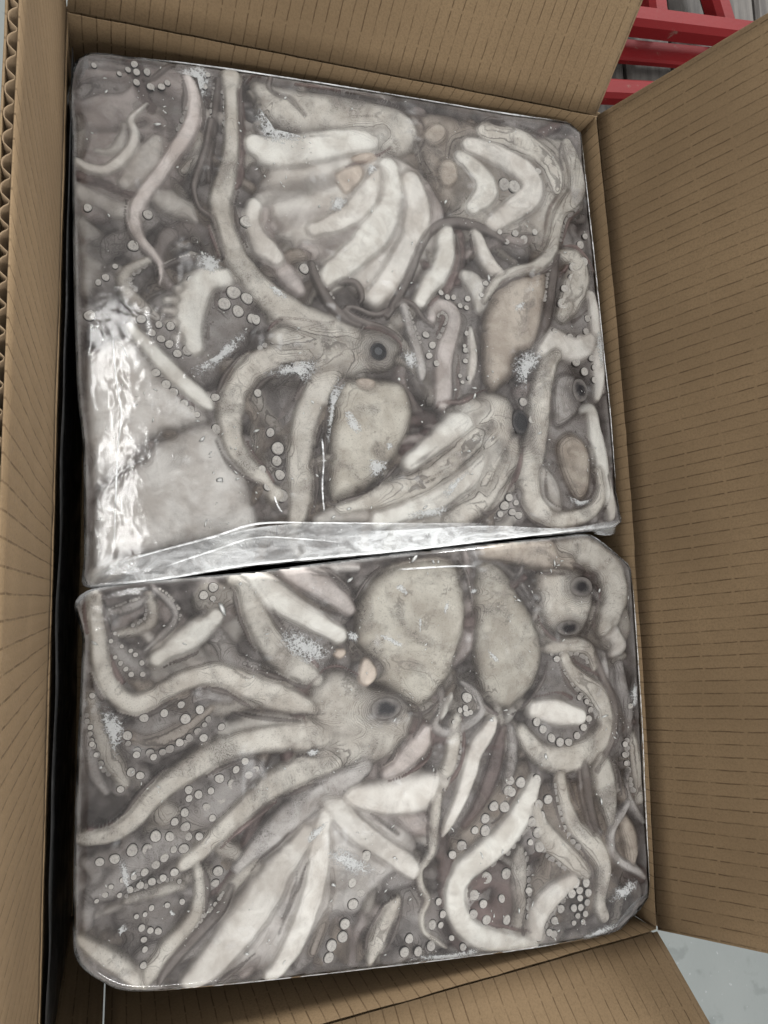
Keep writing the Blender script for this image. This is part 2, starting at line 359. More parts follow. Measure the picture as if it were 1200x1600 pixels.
for p_, q_ in zip(per, per[1:]+per[:1]): Fc.append((p_, q_, q_+13*61, p_+13*61))
tag(mesh_obj('wall_shade_sheet', V, Fc, bm_), 'added black sheet standing in for shade on the left carton wall', 'shade sheet')


# ---------------------------------------------------------------- frozen octopus blocks
FL = 0.0098
def sucker_mesh(k):
    rnd = random.Random(k); seg = 20
    # (radius, height) of a flattened cup with a darker collar below its lip
    prof = [(0.0, -0.10), (0.22, -0.09), (0.32, -0.03), (0.58, -0.02), (0.64, -0.07), (0.70, -0.01), (0.86, 0.0), (0.96, -0.05), (1.0, -0.13), (1.01, -0.22), (1.10, -0.20), (1.15, -0.30), (1.14, -0.5), (1.08, -0.8)]
    V, Fc, mi = [(0, 0, prof[0][1])], [], []
    amp = rnd.uniform(0.02, 0.07); ph = rnd.uniform(0, 6.3)
    for r, z in prof[1:]:
        for s in range(seg):
            a = 2*math.pi*s/seg; rr = r*(1+amp*math.sin(2*a+ph)+amp*0.6*math.sin(3*a+2*ph))
            V.append((rr*math.cos(a), rr*math.sin(a), z+0.03*math.sin(a+ph)))
    for s in range(seg): Fc.append((0, 1+s, 1+(s+1) % seg)); mi.append(0)
    for i in range(len(prof)-2):
        for s in range(seg):
            a = 1+i*seg+s; b = 1+i*seg+(s+1) % seg; Fc.append((a, a+seg, b+seg, b)); mi.append(0 if i < 8 else 1)
    o = mesh_obj('sucker', V, Fc, [M['suck'], M['collar']], midx=mi)
    me = o.data; bpy.data.objects.remove(o); return me
SUCK = [sucker_mesh(k) for k in range(5)]
THICK = 0.234

class Block:
    def __init__(s, name, origin, outline, label):
        s.root = bpy.data.objects.new(name, None); COL.objects.link(s.root); s.root.location = (origin[0], origin[1], origin[2]-THICK)
        tag(s.root, label, 'frozen octopus', group='octopus blocks in the carton')
        s.o2 = Vector((0, 0, THICK))
        P = crom([(x/1000, y/1000) for x, y in outline], 0.004, True)
        # soften the corners a little
        for _ in range(2): P = 0.5*P+0.25*np.roll(P, 1, 0)+0.25*np.roll(P, -1, 0)
        s.P = P; s.c = P.mean(0)
        s.A = P[::3]; s.B = np.roll(s.A, -1, 0)
    def edge(s, Q):
        """signed distance to the outline, positive inside"""
        Q = np.asarray(Q, float)[:, :2]; d = s.B-s.A; L2 = (d*d).sum(1)
        out = np.empty(len(Q))
        for i in range(0, len(Q), 2000):
            q = Q[i:i+2000, None, :]; tt = np.clip(((q-s.A)*d).sum(2)/L2, 0, 1)
            r = q-(s.A+tt[..., None]*d); dist = np.sqrt((r*r).sum(2)).min(1)
            cond = ((s.A[:, 1] > q[..., 1]) != (s.B[:, 1] > q[..., 1]))
            xin = s.A[:, 0]+(q[..., 1]-s.A[:, 1])*d[:, 0]/np.where(d[:, 1] == 0, 1e-9, d[:, 1])
            ins = ((cond & (q[..., 0] < xin)).sum(1) % 2) == 1
            out[i:i+2000] = np.where(ins, dist, -dist)
        return out
    def fit(s, V, margin=0.0008, rad=0.0016):
        """keep flesh inside the block and let it follow the rounded shoulder"""
        V = np.array(V, float)
        e = s.edge(V)
        for _ in range(6):
            bad = np.nonzero(e < margin)[0]
            if not len(bad): break
            dirv = s.c-V[bad, :2]; dirv /= np.linalg.norm(dirv, axis=1)[:, None]
            V[bad, :2] += dirv*(margin*1.05-e[bad])[:, None]
            e[bad] = s.edge(V[bad])
        e = np.clip(e-0.001, 0, rad)
        V[:, 2] -= rad*(1-np.sqrt(np.clip(1-(1-e/rad)**2, 0, 1)))
        V[:, 2] += THICK
        return V
    def shell(s, name, mat, off, z0, bumpf, closed_bottom, rings=56, parent=None, attr=None):
        n = len(s.P); rad = 0.004
        S = list(np.linspace(0.02, 0.92, rings))+[0.94, 0.955, 0.967, 0.977, 0.985, 0.991, 0.996, 1.0]
        V = [s.c]+[s.c+(s.P-s.c)*q for q in S]
        XY = np.vstack([np.array([s.c])]+V[1:])
        e = np.clip(s.edge(XY), 0, None); e2 = np.clip(e, 0, rad)
        Z = z0-rad*(1-np.sqrt(np.clip(1-(1-e2/rad)**2, 0, 1)))
        bz = np.array([bumpf(x, y) for x, y in XY]); Z = Z+bz*np.clip(e/0.006, 0.15, 1)
        dirs = s.P-s.c; dirs /= np.linalg.norm(dirs, axis=1)[:, None]
        XY[-n:] += dirs*off
        V = [(x, y, z+THICK) for (x, y), z in zip(XY, Z)]
        cr = [attr(x, y) if attr else 0.0 for x, y in XY]
        mk = [0.30*max(0.0, 1-ee/0.0032)*max(0.0, min(1.0, 0.55+1.3*nz(x*60, y*60, 8.0)))+0.30*max(0.0, nz(x*38, y*38, 2.0)+0.55*nz(x*210, y*210, 5.0)-0.52) for (x, y), ee in zip(XY, e)]
        Fc = [(0, 1+i, 1+(i+1) % n) for i in range(n)]
        def band(k):
            return [(1+k*n+i, 1+(k+1)*n+i, 1+(k+1)*n+(i+1) % n, 1+k*n+(i+1) % n) for i in range(n)]
        nr = len(S)
        for k in range(nr-1): Fc += band(k)
        for q, (dz, ins) in enumerate(((0.02, 0.001), (0.08, 0.0), (THICK-0.006, 0.002), (THICK-0.001, 0.006))):
            for i in range(n):
                w = 0.0012*nz(i*0.35, dz*60, 3.3)
                x, y = s.P[i]+dirs[i]*(off-ins+w); V.append((x, y, z0+THICK-dz)); cr.append(0.5); mk.append(0.22)
            Fc += band(nr-1+q)
        if closed_bottom:
            Fc.append(tuple(1+(nr+3)*n+i for i in range(n-1, -1, -1)))
        return mesh_obj(name, V, Fc, mat, parent or s.root, attrs={'crinkle': cr, 'milk': mk})
    def eyed(s, X, Y):
        d = np.full(X.shape, 1.0)
        for x, y, rx, ry, k in s.eyes:
            q = np.hypot(X-x/1000, (Y-y/1000)*rx/ry)-rx/1000*0.9
            d = np.minimum(d, np.maximum(q, 0))
        return d
    def start_field(s, base):
        st = 0.00078; lo = s.P.min(0)-st; hi = s.P.max(0)+st
        s.gx = np.arange(lo[0], hi[0], st); s.gy = np.arange(lo[1], hi[1], st); s.st = st
        s.X, s.Y = np.meshgrid(s.gx, s.gy); s.H1 = base; s.H2 = np.full(base.shape, -0.05) if base is not None else None
        s.prims = []
    def grid_noise(s, f, seed, octs=3):
        """smooth value noise on the grid, numpy only"""
        rg = np.random.RandomState(seed); out = np.zeros(s.X.shape); amp, tot = 1.0, 0.0
        for o in range(octs):
            fx = (s.X-s.gx[0])*f; fy = (s.Y-s.gy[0])*f; T = rg.rand(int(fy.max())+3, int(fx.max())+3)
            ix, iy = fx.astype(int), fy.astype(int); a, b = fx-ix, fy-iy; a = a*a*(3-2*a); b = b*b*(3-2*b)
            out += amp*(T[iy, ix]*(1-a)*(1-b)+T[iy, ix+1]*a*(1-b)+T[iy+1, ix]*(1-a)*b+T[iy+1, ix+1]*a*b); tot += amp; amp *= 0.5; f *= 2.1
        return out/tot*2-1
    def put(s, sl, h, u, name, kind):
        """merge a height patch: keep the highest and second highest piece everywhere"""
        pid = len(s.prims); s.prims.append((name, kind))
        H1, H2, I1, I2, U = s.H1[sl], s.H2[sl], s.I1[sl], s.I2[sl], s.U[sl]
        top = h > H1; mid = ~top & (h > H2)
        H2[top] = H1[top]; I2[top] = I1[top]; H1[top] = h[top]; I1[top] = pid; U[top] = u[top] if np.ndim(u) else 0.0
        H2[mid] = h[mid]; I2[mid] = pid
        return pid
    def window(s, lo, hi):
        a = np.searchsorted(s.gx, lo[0]); b = np.searchsorted(s.gx, hi[0]); c = np.searchsorted(s.gy, lo[1]); d = np.searchsorted(s.gy, hi[1])
        return (slice(max(c-1, 0), d+1), slice(max(a-1, 0), b+1))
    def arm(s, kind, depth, pts, name='tentacle'):
        C = crom([(x/1000, y/1000, w/1000) for x, y, w in pts], 0.0018); n = len(C); sd = random.uniform(0, 99)
        T = np.gradient(C[:, :2], axis=0); T /= np.linalg.norm(T, axis=1)[:, None]+1e-9; Nn = np.stack([-T[:, 1], T[:, 0]], 1)
        u = np.concatenate([[0], np.cumsum(np.linalg.norm(np.diff(C[:, :2], axis=0), axis=1))])
        W = np.array([max(C[i, 2], 0.0007)*(1.36+0.10*nz(u[i]*80, sd)+0.06*nz(u[i]*230, sd+3)) for i in range(n)])
        zc = np.array([0.0007*nz(u[i]*50, sd+7) for i in range(n)])
        m = W.max()*1.3+0.001; sl = s.window(C[:, :2].min(0)-m, C[:, :2].max(0)+m)
        X, Y = s.X[sl], s.Y[sl]; best = np.full(X.shape, 9.0); idx = np.zeros(X.shape, int)
        x0, y0 = X[0, 0], Y[0, 0]
        for i in range(n):
            r = W[i]*1.05; a = max(int((C[i, 0]-r-x0)/s.st), 0); b = int((C[i, 0]+r-x0)/s.st)+2; c = max(int((C[i, 1]-r-y0)/s.st), 0); e = int((C[i, 1]+r-y0)/s.st)+2
            d = np.hypot(X[c:e, a:b]-C[i, 0], Y[c:e, a:b]-C[i, 1])/W[i]
            k = d < best[c:e, a:b]; best[c:e, a:b][k] = d[k]; idx[c:e, a:b][k] = i
        t = np.clip(best, 0, 1); w = W[idx]; h = np.minimum(1.15*w, 0.0105)
        crown = (0.0009 if depth < 1.0 else 0.0)*np.minimum(1, w/0.006)
        z = -depth/1000+crown-h*(1-np.sqrt(1-t**np.clip(1.8+w/0.011, 2.0, 2.7)))+np.minimum(zc[idx], 0)
        z = np.where(best < 1, z, -9.0)
        pid = s.put(sl, z, u[idx], name, kind)
        return pid, C, Nn, u
    def body(s, kind, depth, hh, outline, name):
        P = crom([(x/1000, y/1000) for x, y in outline], 0.0025, True); A, B = P, np.roll(P, -1, 0); D = B-A; L2 = (D*D).sum(1); c = P.mean(0)
        sl = s.window(P.min(0)-0.001, P.max(0)+0.001); X, Y = s.X[sl], s.Y[sl]
        d2 = np.full(X.shape, 9.0); ins = np.zeros(X.shape, bool)
        for k in range(len(A)):
            tt = np.clip(((X-A[k, 0])*D[k, 0]+(Y-A[k, 1])*D[k, 1])/L2[k], 0, 1)
            d2 = np.minimum(d2, (X-A[k, 0]-tt*D[k, 0])**2+(Y-A[k, 1]-tt*D[k, 1])**2)
            cr = (A[k, 1] > Y) != (B[k, 1] > Y); ins ^= cr & (X < A[k, 0]+(Y-A[k, 1])*D[k, 0]/(D[k, 1] if D[k, 1] else 1e-9))
        dist = np.sqrt(d2); R = min(0.022, max(dist[ins].max()*0.9, 0.001)); h = min(hh/1000, R*0.75)
        t = 1-np.clip(dist/R, 0, 1)
        z = -depth/1000+(0.0010 if depth < 1 else 0)-h*(1-np.sqrt(1-t**2.6))
        z = np.where(ins, z, -9.0)
        return s.put(sl, z, 0.0, name, kind), c
    def finish_field(s):
        nx, ny = len(s.gx), len(s.gy)
        for x, y, rx, ry, k in s.eyes:
            q = np.hypot((s.X-x/1000)/(rx/1000), (s.Y-y/1000)/(ry/1000)); lid = np.clip((1.15-q)/0.4, 0, 1)
            s.H1 -= 0.0026*lid*lid*(3-2*lid)
        gap = np.clip(s.H1-s.H2, 0, 0.02)
        Z = s.H1-0.0024*np.exp(-gap/0.0006)
        Z += 0.00035*s.grid_noise(150, 5, 3)
        # pressed flat against the wrap
        lim = -0.00025; Z = np.where(Z > lim-0.001, lim-0.001+0.001*np.tanh((Z-lim+0.001)/0.001), Z)
        for _ in range(4):
            Z[1:-1, 1:-1] = 0.5*Z[1:-1, 1:-1]+0.125*(Z[:-2, 1:-1]+Z[2:, 1:-1]+Z[1:-1, :-2]+Z[1:-1, 2:])
        E = s.E
        er = np.clip(E-0.0004, 0, 0.0016)/0.0016; Z -= 0.0016*(1-np.sqrt(np.clip(1-(1-er)**2, 0, 1)))
        s.Z = Z
        np0 = len(s.prims)
        tab = np.array([KIND[k][0] for _, k in s.prims]); pt = np.array([KIND[k][1] for _, k in s.prims]); wt_ = np.array([KIND[k][2] for _, k in s.prims])
        rg = np.random.RandomState(4); tab = np.clip(tab*np.clip(1+0.10*rg.randn(len(tab), 1), 0.82, 1.02), 0.03, 0.92)
        w2 = 0.5*np.exp(-gap/0.0011); w1 = 1-w2
        i1, i2 = s.I1, s.I2
        col = tab[i1]*w1[..., None]+tab[i2]*w2[..., None]; pg = pt[i1]*w1+pt[i2]*w2; wr = wt_[i1]*w1+wt_[i2]*w2
        gy_, gx_ = np.gradient(Z, s.st); N = np.stack([-gx_, -gy_, np.ones_like(Z)], -1); N /= np.linalg.norm(N, axis=-1)[..., None]
        ed = s.eyed(s.X, s.Y)
        ins = E > 0.0004; cell = ins[:-1, :-1] & ins[1:, :-1] & ins[:-1, 1:] & ins[1:, 1:]
        own = s.I1[:-1, :-1]; s.obj = {}
        cnt = np.bincount(own[cell], minlength=len(s.prims))
        own = np.where(cnt[own] < 6, 0, own); own = np.where(cell, own, -1)
        # a part cut in two by one lying over it becomes two objects; crumbs go to the packed flesh
        lab = np.full(own.shape, -1); ol = own.tolist(); ny_, nx_ = own.shape; seen = np.zeros(own.shape, bool).tolist(); pieces = []
        for j0 in range(ny_):
            for i0 in range(nx_):
                if seen[j0][i0] or ol[j0][i0] <= 0: continue
                p = ol[j0][i0]; stack = [(j0, i0)]; seen[j0][i0] = True; comp = []
                while stack:
                    j, i = stack.pop(); comp.append((j, i))
                    for a, b in ((j-1, i), (j+1, i), (j, i-1), (j, i+1)):
                        if 0 <= a < ny_ and 0 <= b < nx_ and not seen[a][b] and ol[a][b] == p: seen[a][b] = True; stack.append((a, b))
                q = np.array(comp); pieces.append((p, q))
        own = np.where(own >= 0, 0, -1); keep = {}
        for p, q in sorted(pieces, key=lambda v: -len(v[1])):
            if len(q) < 40: continue
            if p in keep: s.prims.append(s.prims[p]); p2 = len(s.prims)-1
            else: keep[p] = 1; p2 = p
            own[q[:, 0], q[:, 1]] = p2
        vid = np.arange(nx*ny).reshape(ny, nx)
        XY = np.stack([s.X.ravel(), s.Y.ravel(), Z.ravel()+THICK], 1)
        order = [p for p in range(len(s.prims)) if (cell & (own == p)).any()]
        for p in order:
            jj, ii = np.nonzero(cell & (own == p))
            q = np.stack([vid[jj, ii], vid[jj, ii+1], vid[jj+1, ii+1], vid[jj+1, ii]], 1)
            uq, inv = np.unique(q, return_inverse=True); inv = inv.reshape(q.shape)
            me = bpy.data.meshes.new(s.prims[p][0]); nf = len(q)
            me.vertices.add(len(uq)); me.vertices.foreach_set('co', XY[uq].astype(np.float32).ravel())
            me.loops.add(nf*4); me.loops.foreach_set('vertex_index', inv.ravel().astype(np.int32))
            me.polygons.add(nf); me.polygons.foreach_set('loop_start', np.arange(0, nf*4, 4, dtype=np.int32)); me.polygons.foreach_set('loop_total', np.full(nf, 4, np.int32))
            me.update(); me.polygons.foreach_set('use_smooth', np.ones(nf, bool))
            for nm, a in (('u', s.U), ('eyed', ed), ('gap', gap), ('pig', pg), ('wr', wr)):
                at = me.attributes.new(nm, 'FLOAT', 'POINT'); at.data.foreach_set('value', a.ravel()[uq].astype(np.float32))
            at = me.attributes.new('col', 'FLOAT_COLOR', 'POINT'); cc = np.ones((len(uq), 4), np.float32); cc[:, :3] = col.reshape(-1, 3)[uq]; at.data.foreach_set('color', cc.ravel())
            me.normals_split_custom_set_from_vertices([tuple(v) for v in N.reshape(-1, 3)[uq]])
            me.materials.append(M['flesh'])
            o = bpy.data.objects.new(s.prims[p][0], me); COL.objects.link(o); o.parent = s.root; s.obj[p] = o
            if p == 0: o['kind'] = 'stuff'
    def hz(s, x, y):
        j = min(max(int((y-s.gy[0])/s.st), 0), len(s.gy)-1); i = min(max(int((x-s.gx[0])/s.st), 0), len(s.gx)-1); return s.Z[j, i], s.I1[j, i]
    def sucker(s, parent, x, y, z, r, tilt, az, sq=1.0):
        o = bpy.data.objects.new('sucker', random.choice(SUCK)); COL.objects.link(o); o.parent = parent
        m = Matrix.Translation((x, y, z+THICK)) @ Matrix.Rotation(az, 4, 'Z') @ Matrix.Rotation(tilt, 4, 'Y') @ Matrix.Rotation(random.uniform(0, 6.3), 4, 'Z') @ Matrix.Diagonal((r, r*sq, r, 1))
        o.matrix_local = m; return o

def build_block(name, origin, D, label, crink):
    s = Block(name, origin, D['outline'], label); s.eyes = D['eyes']
    sd = origin[1]*10
    s.start_field(None)
    # flesh deeper down fills the gaps
    base = -0.0062+0.0036*s.grid_noise(55, 11, 3)+0.0016*s.grid_noise(170, 12, 2)
    s.E = s.edge(np.stack([s.X.ravel(), s.Y.ravel()], 1)).reshape(s.X.shape)
    rimlift = np.clip(1-(s.E-0.001)/0.005, 0, 1); base = base*(1-rimlift)-0.0018*rimlift
    s.H1 = base; s.H2 = np.full(base.shape, -0.05); s.I1 = np.zeros(base.shape, int); s.I2 = np.zeros(base.shape, int); s.U = np.zeros(base.shape)
    s.prims = [('packed_flesh', 'base')]
    n = len(s.P); V = []; dirs = s.c-s.P; dirs = dirs/np.linalg.norm(dirs, axis=1)[:, None]
    for z, ins in ((-0.0030, 0.0014), (-0.04, 0.0018), (-THICK+0.004, 0.003)):
        for p_, d_ in zip(s.P, dirs): V.append((p_[0]+d_[0]*ins, p_[1]+d_[1]*ins, z+THICK))
    Fc = [(k*n+i, (k+1)*n+i, (k+1)*n+(i+1) % n, k*n+(i+1) % n) for k in range(2) for i in range(n)]+[tuple(2*n+i for i in range(n-1, -1, -1))]
    m = len(V); core = mesh_obj('flesh_core', V, Fc, M['flesh'], s.root, attrs={k: [v]*m for k, v in (('u', 0.0), ('eyed', 1.0), ('gap', 0.02), ('pig', 0.5), ('wr', 0.3))})
    at = core.data.attributes.new('col', 'FLOAT_COLOR', 'POINT'); at.data.foreach_set('color', np.tile(np.array([0.5, 0.46, 0.44, 1.0], np.float32), m))
    # more arms packed below the ones pressed against the wrap
    rnd = random.Random(int(abs(sd)*100)+3)
    for _ in range(130):
        i = rnd.randrange(len(s.P)); q = math.sqrt(rnd.random())*0.95; x, y = s.c+(s.P[i]-s.c)*q
        a = rnd.uniform(0, 6.3); w = rnd.uniform(4.5, 11.0); L = rnd.uniform(40, 110); st = 7.0; m = int(L/st)+2; kap = rnd.gauss(0, 0.15); pts = []
        for k in range(m):
            f = k/(m-1); pts.append((x*1000, y*1000, w*(1-0.7*f)))
            kap += rnd.gauss(0, 0.08); kap *= 0.93; a += kap
            x += math.cos(a)*st/1000; y += math.sin(a)*st/1000
        s.arm(rnd.choice('iibbbbgggpnnr'), rnd.uniform(2.0, 4.6), pts)
    # mantles, heads, webs
    pil = [s.body(kind, depth, hh, ol, 'funnel' if kind == 'c' else ('web' if depth > 1.5 else 'mantle')) for kind, depth, hh, ol in D['mantles']]
    arms = [(es, depth)+s.arm(kind, depth, pts) for kind, depth, es, pts in D['arms']]
    # dark puckered skin folds beside arms and round bodies
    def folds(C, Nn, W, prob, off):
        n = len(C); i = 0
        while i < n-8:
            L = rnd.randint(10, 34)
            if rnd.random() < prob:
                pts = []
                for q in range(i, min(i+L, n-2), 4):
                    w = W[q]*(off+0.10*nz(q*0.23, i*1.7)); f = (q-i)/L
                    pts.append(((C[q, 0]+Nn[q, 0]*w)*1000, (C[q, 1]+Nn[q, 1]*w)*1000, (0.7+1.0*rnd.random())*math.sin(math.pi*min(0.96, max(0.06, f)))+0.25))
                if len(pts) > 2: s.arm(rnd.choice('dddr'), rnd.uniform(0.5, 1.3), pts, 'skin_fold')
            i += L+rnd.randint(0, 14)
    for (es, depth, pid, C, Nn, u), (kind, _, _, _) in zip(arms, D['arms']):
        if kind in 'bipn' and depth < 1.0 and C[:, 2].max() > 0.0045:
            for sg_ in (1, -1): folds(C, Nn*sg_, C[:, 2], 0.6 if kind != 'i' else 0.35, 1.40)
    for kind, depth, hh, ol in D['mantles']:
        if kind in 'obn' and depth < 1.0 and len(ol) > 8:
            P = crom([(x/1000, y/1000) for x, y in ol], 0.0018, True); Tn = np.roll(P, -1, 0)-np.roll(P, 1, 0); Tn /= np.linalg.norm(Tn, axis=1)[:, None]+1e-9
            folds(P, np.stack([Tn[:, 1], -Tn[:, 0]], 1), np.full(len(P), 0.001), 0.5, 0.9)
    for x, y, r in D['suckers']:
        x, y, r = x/1000, y/1000, r/1000; sl = s.window((x-r*2.4, y-r*2.4), (x+r*2.4, y+r*2.4)); q = np.hypot(s.X[sl]-x, s.Y[sl]-y)/(2.4*r)
        s.H1[sl] = np.maximum(s.H1[sl], np.where(q < 1, -0.0021-0.0030*q*q, -1))
    s.finish_field()
    def owner(x, y): return s.obj.get(int(s.hz(x, y)[1]), s.obj[0])
    for es, depth, pid, C, Nn, u in arms:
        if not es or pid not in s.obj: continue
        o = s.obj[pid]; wmax = C[:, 2].max(); r = min(max(0.34*wmax, 0.0012), 0.0028); m = len(C)//2
        sign = 1 if (Nn[m, 0] < 0) == (es == 'L') else -1
        pos = u[-1]*0.06; k = 0
        while pos < u[-1]*0.92 and k < 10:
            i = int(np.argmin(abs(u-pos))); x, y, w = C[i]; rr = r*random.uniform(0.75, 1.1)*min(1, 0.35+w/wmax*0.7)
            off = w*random.uniform(1.0, 1.15); az = math.atan2(Nn[i, 1]*sign, Nn[i, 0]*sign)
            x2, y2 = x+Nn[i, 0]*sign*off, y+Nn[i, 1]*sign*off
            if s.edge([(x2, y2)])[0] > rr*1.3+0.002:
                s.sucker(o, x2, y2, min(-0.0012-0.5*rr, max(s.hz(x2, y2)[0]+0.5*rr, -0.0035)), rr, random.uniform(0.15, 0.5), az); k += 1
            pos += rr*2.2*random.uniform(0.95, 1.2)
    # eyes
    for x, y, rx, ry, kind in D['eyes']:
        x, y, rx, ry = x/1000, y/1000, rx/1000, ry/1000
        V, Fc, mi = [], [], []; seg, nr = 24, 8
        V.append((0, 0, 1))
        for i in range(1, nr+1):
            a = math.pi*0.5*i/nr
            for k in range(seg): V.append((math.sin(a)*math.cos(2*math.pi*k/seg), math.sin(a)*math.sin(2*math.pi*k/seg), math.cos(a)))
        for k in range(seg): Fc.append((0, 1+k, 1+(k+1) % seg)); mi.append(1 if kind == 'k' else 0)
        for i in range(nr-1):
            for k in range(seg):
                a = 1+i*seg+k; b = 1+i*seg+(k+1) % seg; Fc.append((a, a+seg, b+seg, b)); mi.append(1 if (kind == 'k' and i < 1) else 0)
        er_ = [math.hypot(v_[0], v_[1]) for v_ in V]
        Vn = [(x+vx*rx, y+vy*ry, THICK-0.0030+0.0022*vz**0.5) for vx, vy, vz in V]
        par = s.obj.get(min(pil, key=lambda q: np.hypot(q[1][0]-x, q[1][1]-y))[0], s.obj[0])
        mesh_obj('eye', Vn, Fc, [M['eyem'] if kind == 'm' else M['eyek'], M['lens']], par, midx=mi, attrs={'rad': er_})
    # suckers facing up
    AC = [(s.obj[pid], C[:, :2]) for es, depth, pid, C, Nn, u in arms if pid in s.obj]
    for x, y, r in D['suckers']:
        x, y, r = x/1000, y/1000, r/1000
        if s.edge([(x, y)])[0] < 0.003: continue
        for _ in range(5):
            e = s.edge([(x, y)])[0]
            if e > r*1.3+0.003: break
            dv = s.c-np.array((x, y)); dv /= np.linalg.norm(dv); x += dv[0]*0.0015; y += dv[1]*0.0015
        par = min(AC, key=lambda q: np.hypot(q[1][:, 0]-x, q[1][:, 1]-y).min())[0]
        e = s.edge([(x, y)])[0]; tl = max(-0.2, min(0.2, random.gauss(0, 0.1)))
        zz = min(-0.0004-r*abs(tl), max(-0.0005-random.uniform(0, 0.0005), s.hz(x, y)[0]+0.0006)-r*abs(tl))
        s.sucker(par, x, y, zz, r*0.97, tl, random.uniform(0, 6.3), random.uniform(0.86, 1.0))
    # frost between flesh and wrap
    for ol in D['frost']:
        P = crom([(x/1000, y/1000) for x, y in ol], 0.002, True); n = len(P); c = P.mean(0); V = [(c[0], c[1], -0.0001)]; E = [1.0]
        S = np.linspace(0.15, 1.15, 8)
        for q in S:
            for i in range(n):
                x, y = c+(P[i]-c)*q*(1+0.12*nz(i*0.9, sd)); V.append((x, y, 0.0002-0.0010*q**3+0.0002*nz(x*600, y*600))); E.append(min(1.0, 1.15-q))
        for i in range(n): x, y = c+(P[i]-c)*1.1; V.append((x, y, -0.0022)); E.append(0)
        Fc = [(0, 1+i, 1+(i+1) % n) for i in range(n)]
        for k in range(len(S)): Fc += [(1+k*n+i, 1+(k+1)*n+i, 1+(k+1)*n+(i+1) % n, 1+k*n+(i+1) % n) for i in range(n)]
        mesh_obj('frost_patch', s.fit(V), Fc, M['frost'], s.root, attrs={'edge': E})
    V, Fc = [], []
    for _ in range(1500):
        i = random.randrange(len(s.P)); q = math.sqrt(random.random())*0.97; x, y = s.c+(s.P[i]-s.c)*q
        if nz(x*32, y*32, sd+2) < random.uniform(-0.1, 0.5): continue
        r = 0.00035*math.exp(random.gauss(0, 0.55)); el = random.uniform(1, 3.2); az = random.uniform(0, 3.14); k0 = len(V); m = 7
        for k in range(m):
            a = 2*math.pi*k/m; rr = r*random.uniform(0.6, 1.3); dx, dy = rr*el*math.cos(a), rr*math.sin(a)
            V.append((x+dx*math.cos(az)-dy*math.sin(az), y+dx*math.sin(az)+dy*math.cos(az), random.uniform(-0.0001, 0.0001)))
        V.append((x, y, 0.0003)); V.append((x, y, -0.0004))
        for k in range(m): Fc.append((k0+k, k0+(k+1) % m, k0+m)); Fc.append((k0+(k+1) % m, k0+k, k0+m+1))
    fo = mesh_obj('frost_flecks', s.fit(V), Fc, M['fleck'], s.root); fo['kind'] = 'stuff'
    # clear ice and the plastic wrap
    s.shell('ice', M['ice'], -0.0006, 0.0004, lambda x, y: 0.0, True, rings=24)
    def wb(x, y):
        k = crink(x, y)
        r = 1-abs(nz(x*75, y*75, sd+3)); r2 = 1-abs(nz(x*190, y*150, sd+4))
        return 0.0007+0.0004*nz(x*30, y*30, sd)+k*(0.0006*r**7+0.0004*r2**6)
    wrap = s.shell('plastic_wrap', M['film'], 0.0004, 0.0004, wb, False, rings=110, attr=crink)
    return s, wrap

def film_sheet(name, rows, mat, parent, zoff, th=0.0, nu=60, nv=10, amp=0.0006, seed=0.0):
    """a loose sheet of wrap between two edge lines (block coordinates in mm, z in mm above the block top)"""
    A = crom(rows[0], 3.0); Bq = crom(rows[1], 3.0)
    def res(C):
        L = np.concatenate([[0], np.cumsum(np.linalg.norm(np.diff(C, axis=0), axis=1))]); tt = np.linspace(0, L[-1], nu+1)
        return np.stack([np.interp(tt, L, C[:, k]) for k in range(3)], 1)/1000
    A, Bq = res(A), res(Bq); V, Fc, cr, mk = [], [], [], []
    for j in range(nv+1):
        b = j/nv
        for i in range(nu+1):
            q = A[i]*(1-b)+Bq[i]*b
            w = amp*(nz(q[0]*45+seed, q[1]*160+seed)+0.6*(1-2*abs(nz(q[0]*90+seed, q[1]*260, seed))))
            V.append((q[0], q[1], q[2]+THICK+zoff+w)); cr.append(0.6); mk.append(min(1.0, 8*i/nu, 8*(nu-i)/nu)*(0.75+0.5*b)*(1.5 if j in (0, nv) else 1.0))
    for j in range(nv):
        for i in range(nu):
            k = j*(nu+1)+i; Fc.append((k, k+1, k+nu+2, k+nu+1))
    return mesh_obj(name, V, Fc, mat, parent, attrs={'crinkle': cr, 'milk': mk})

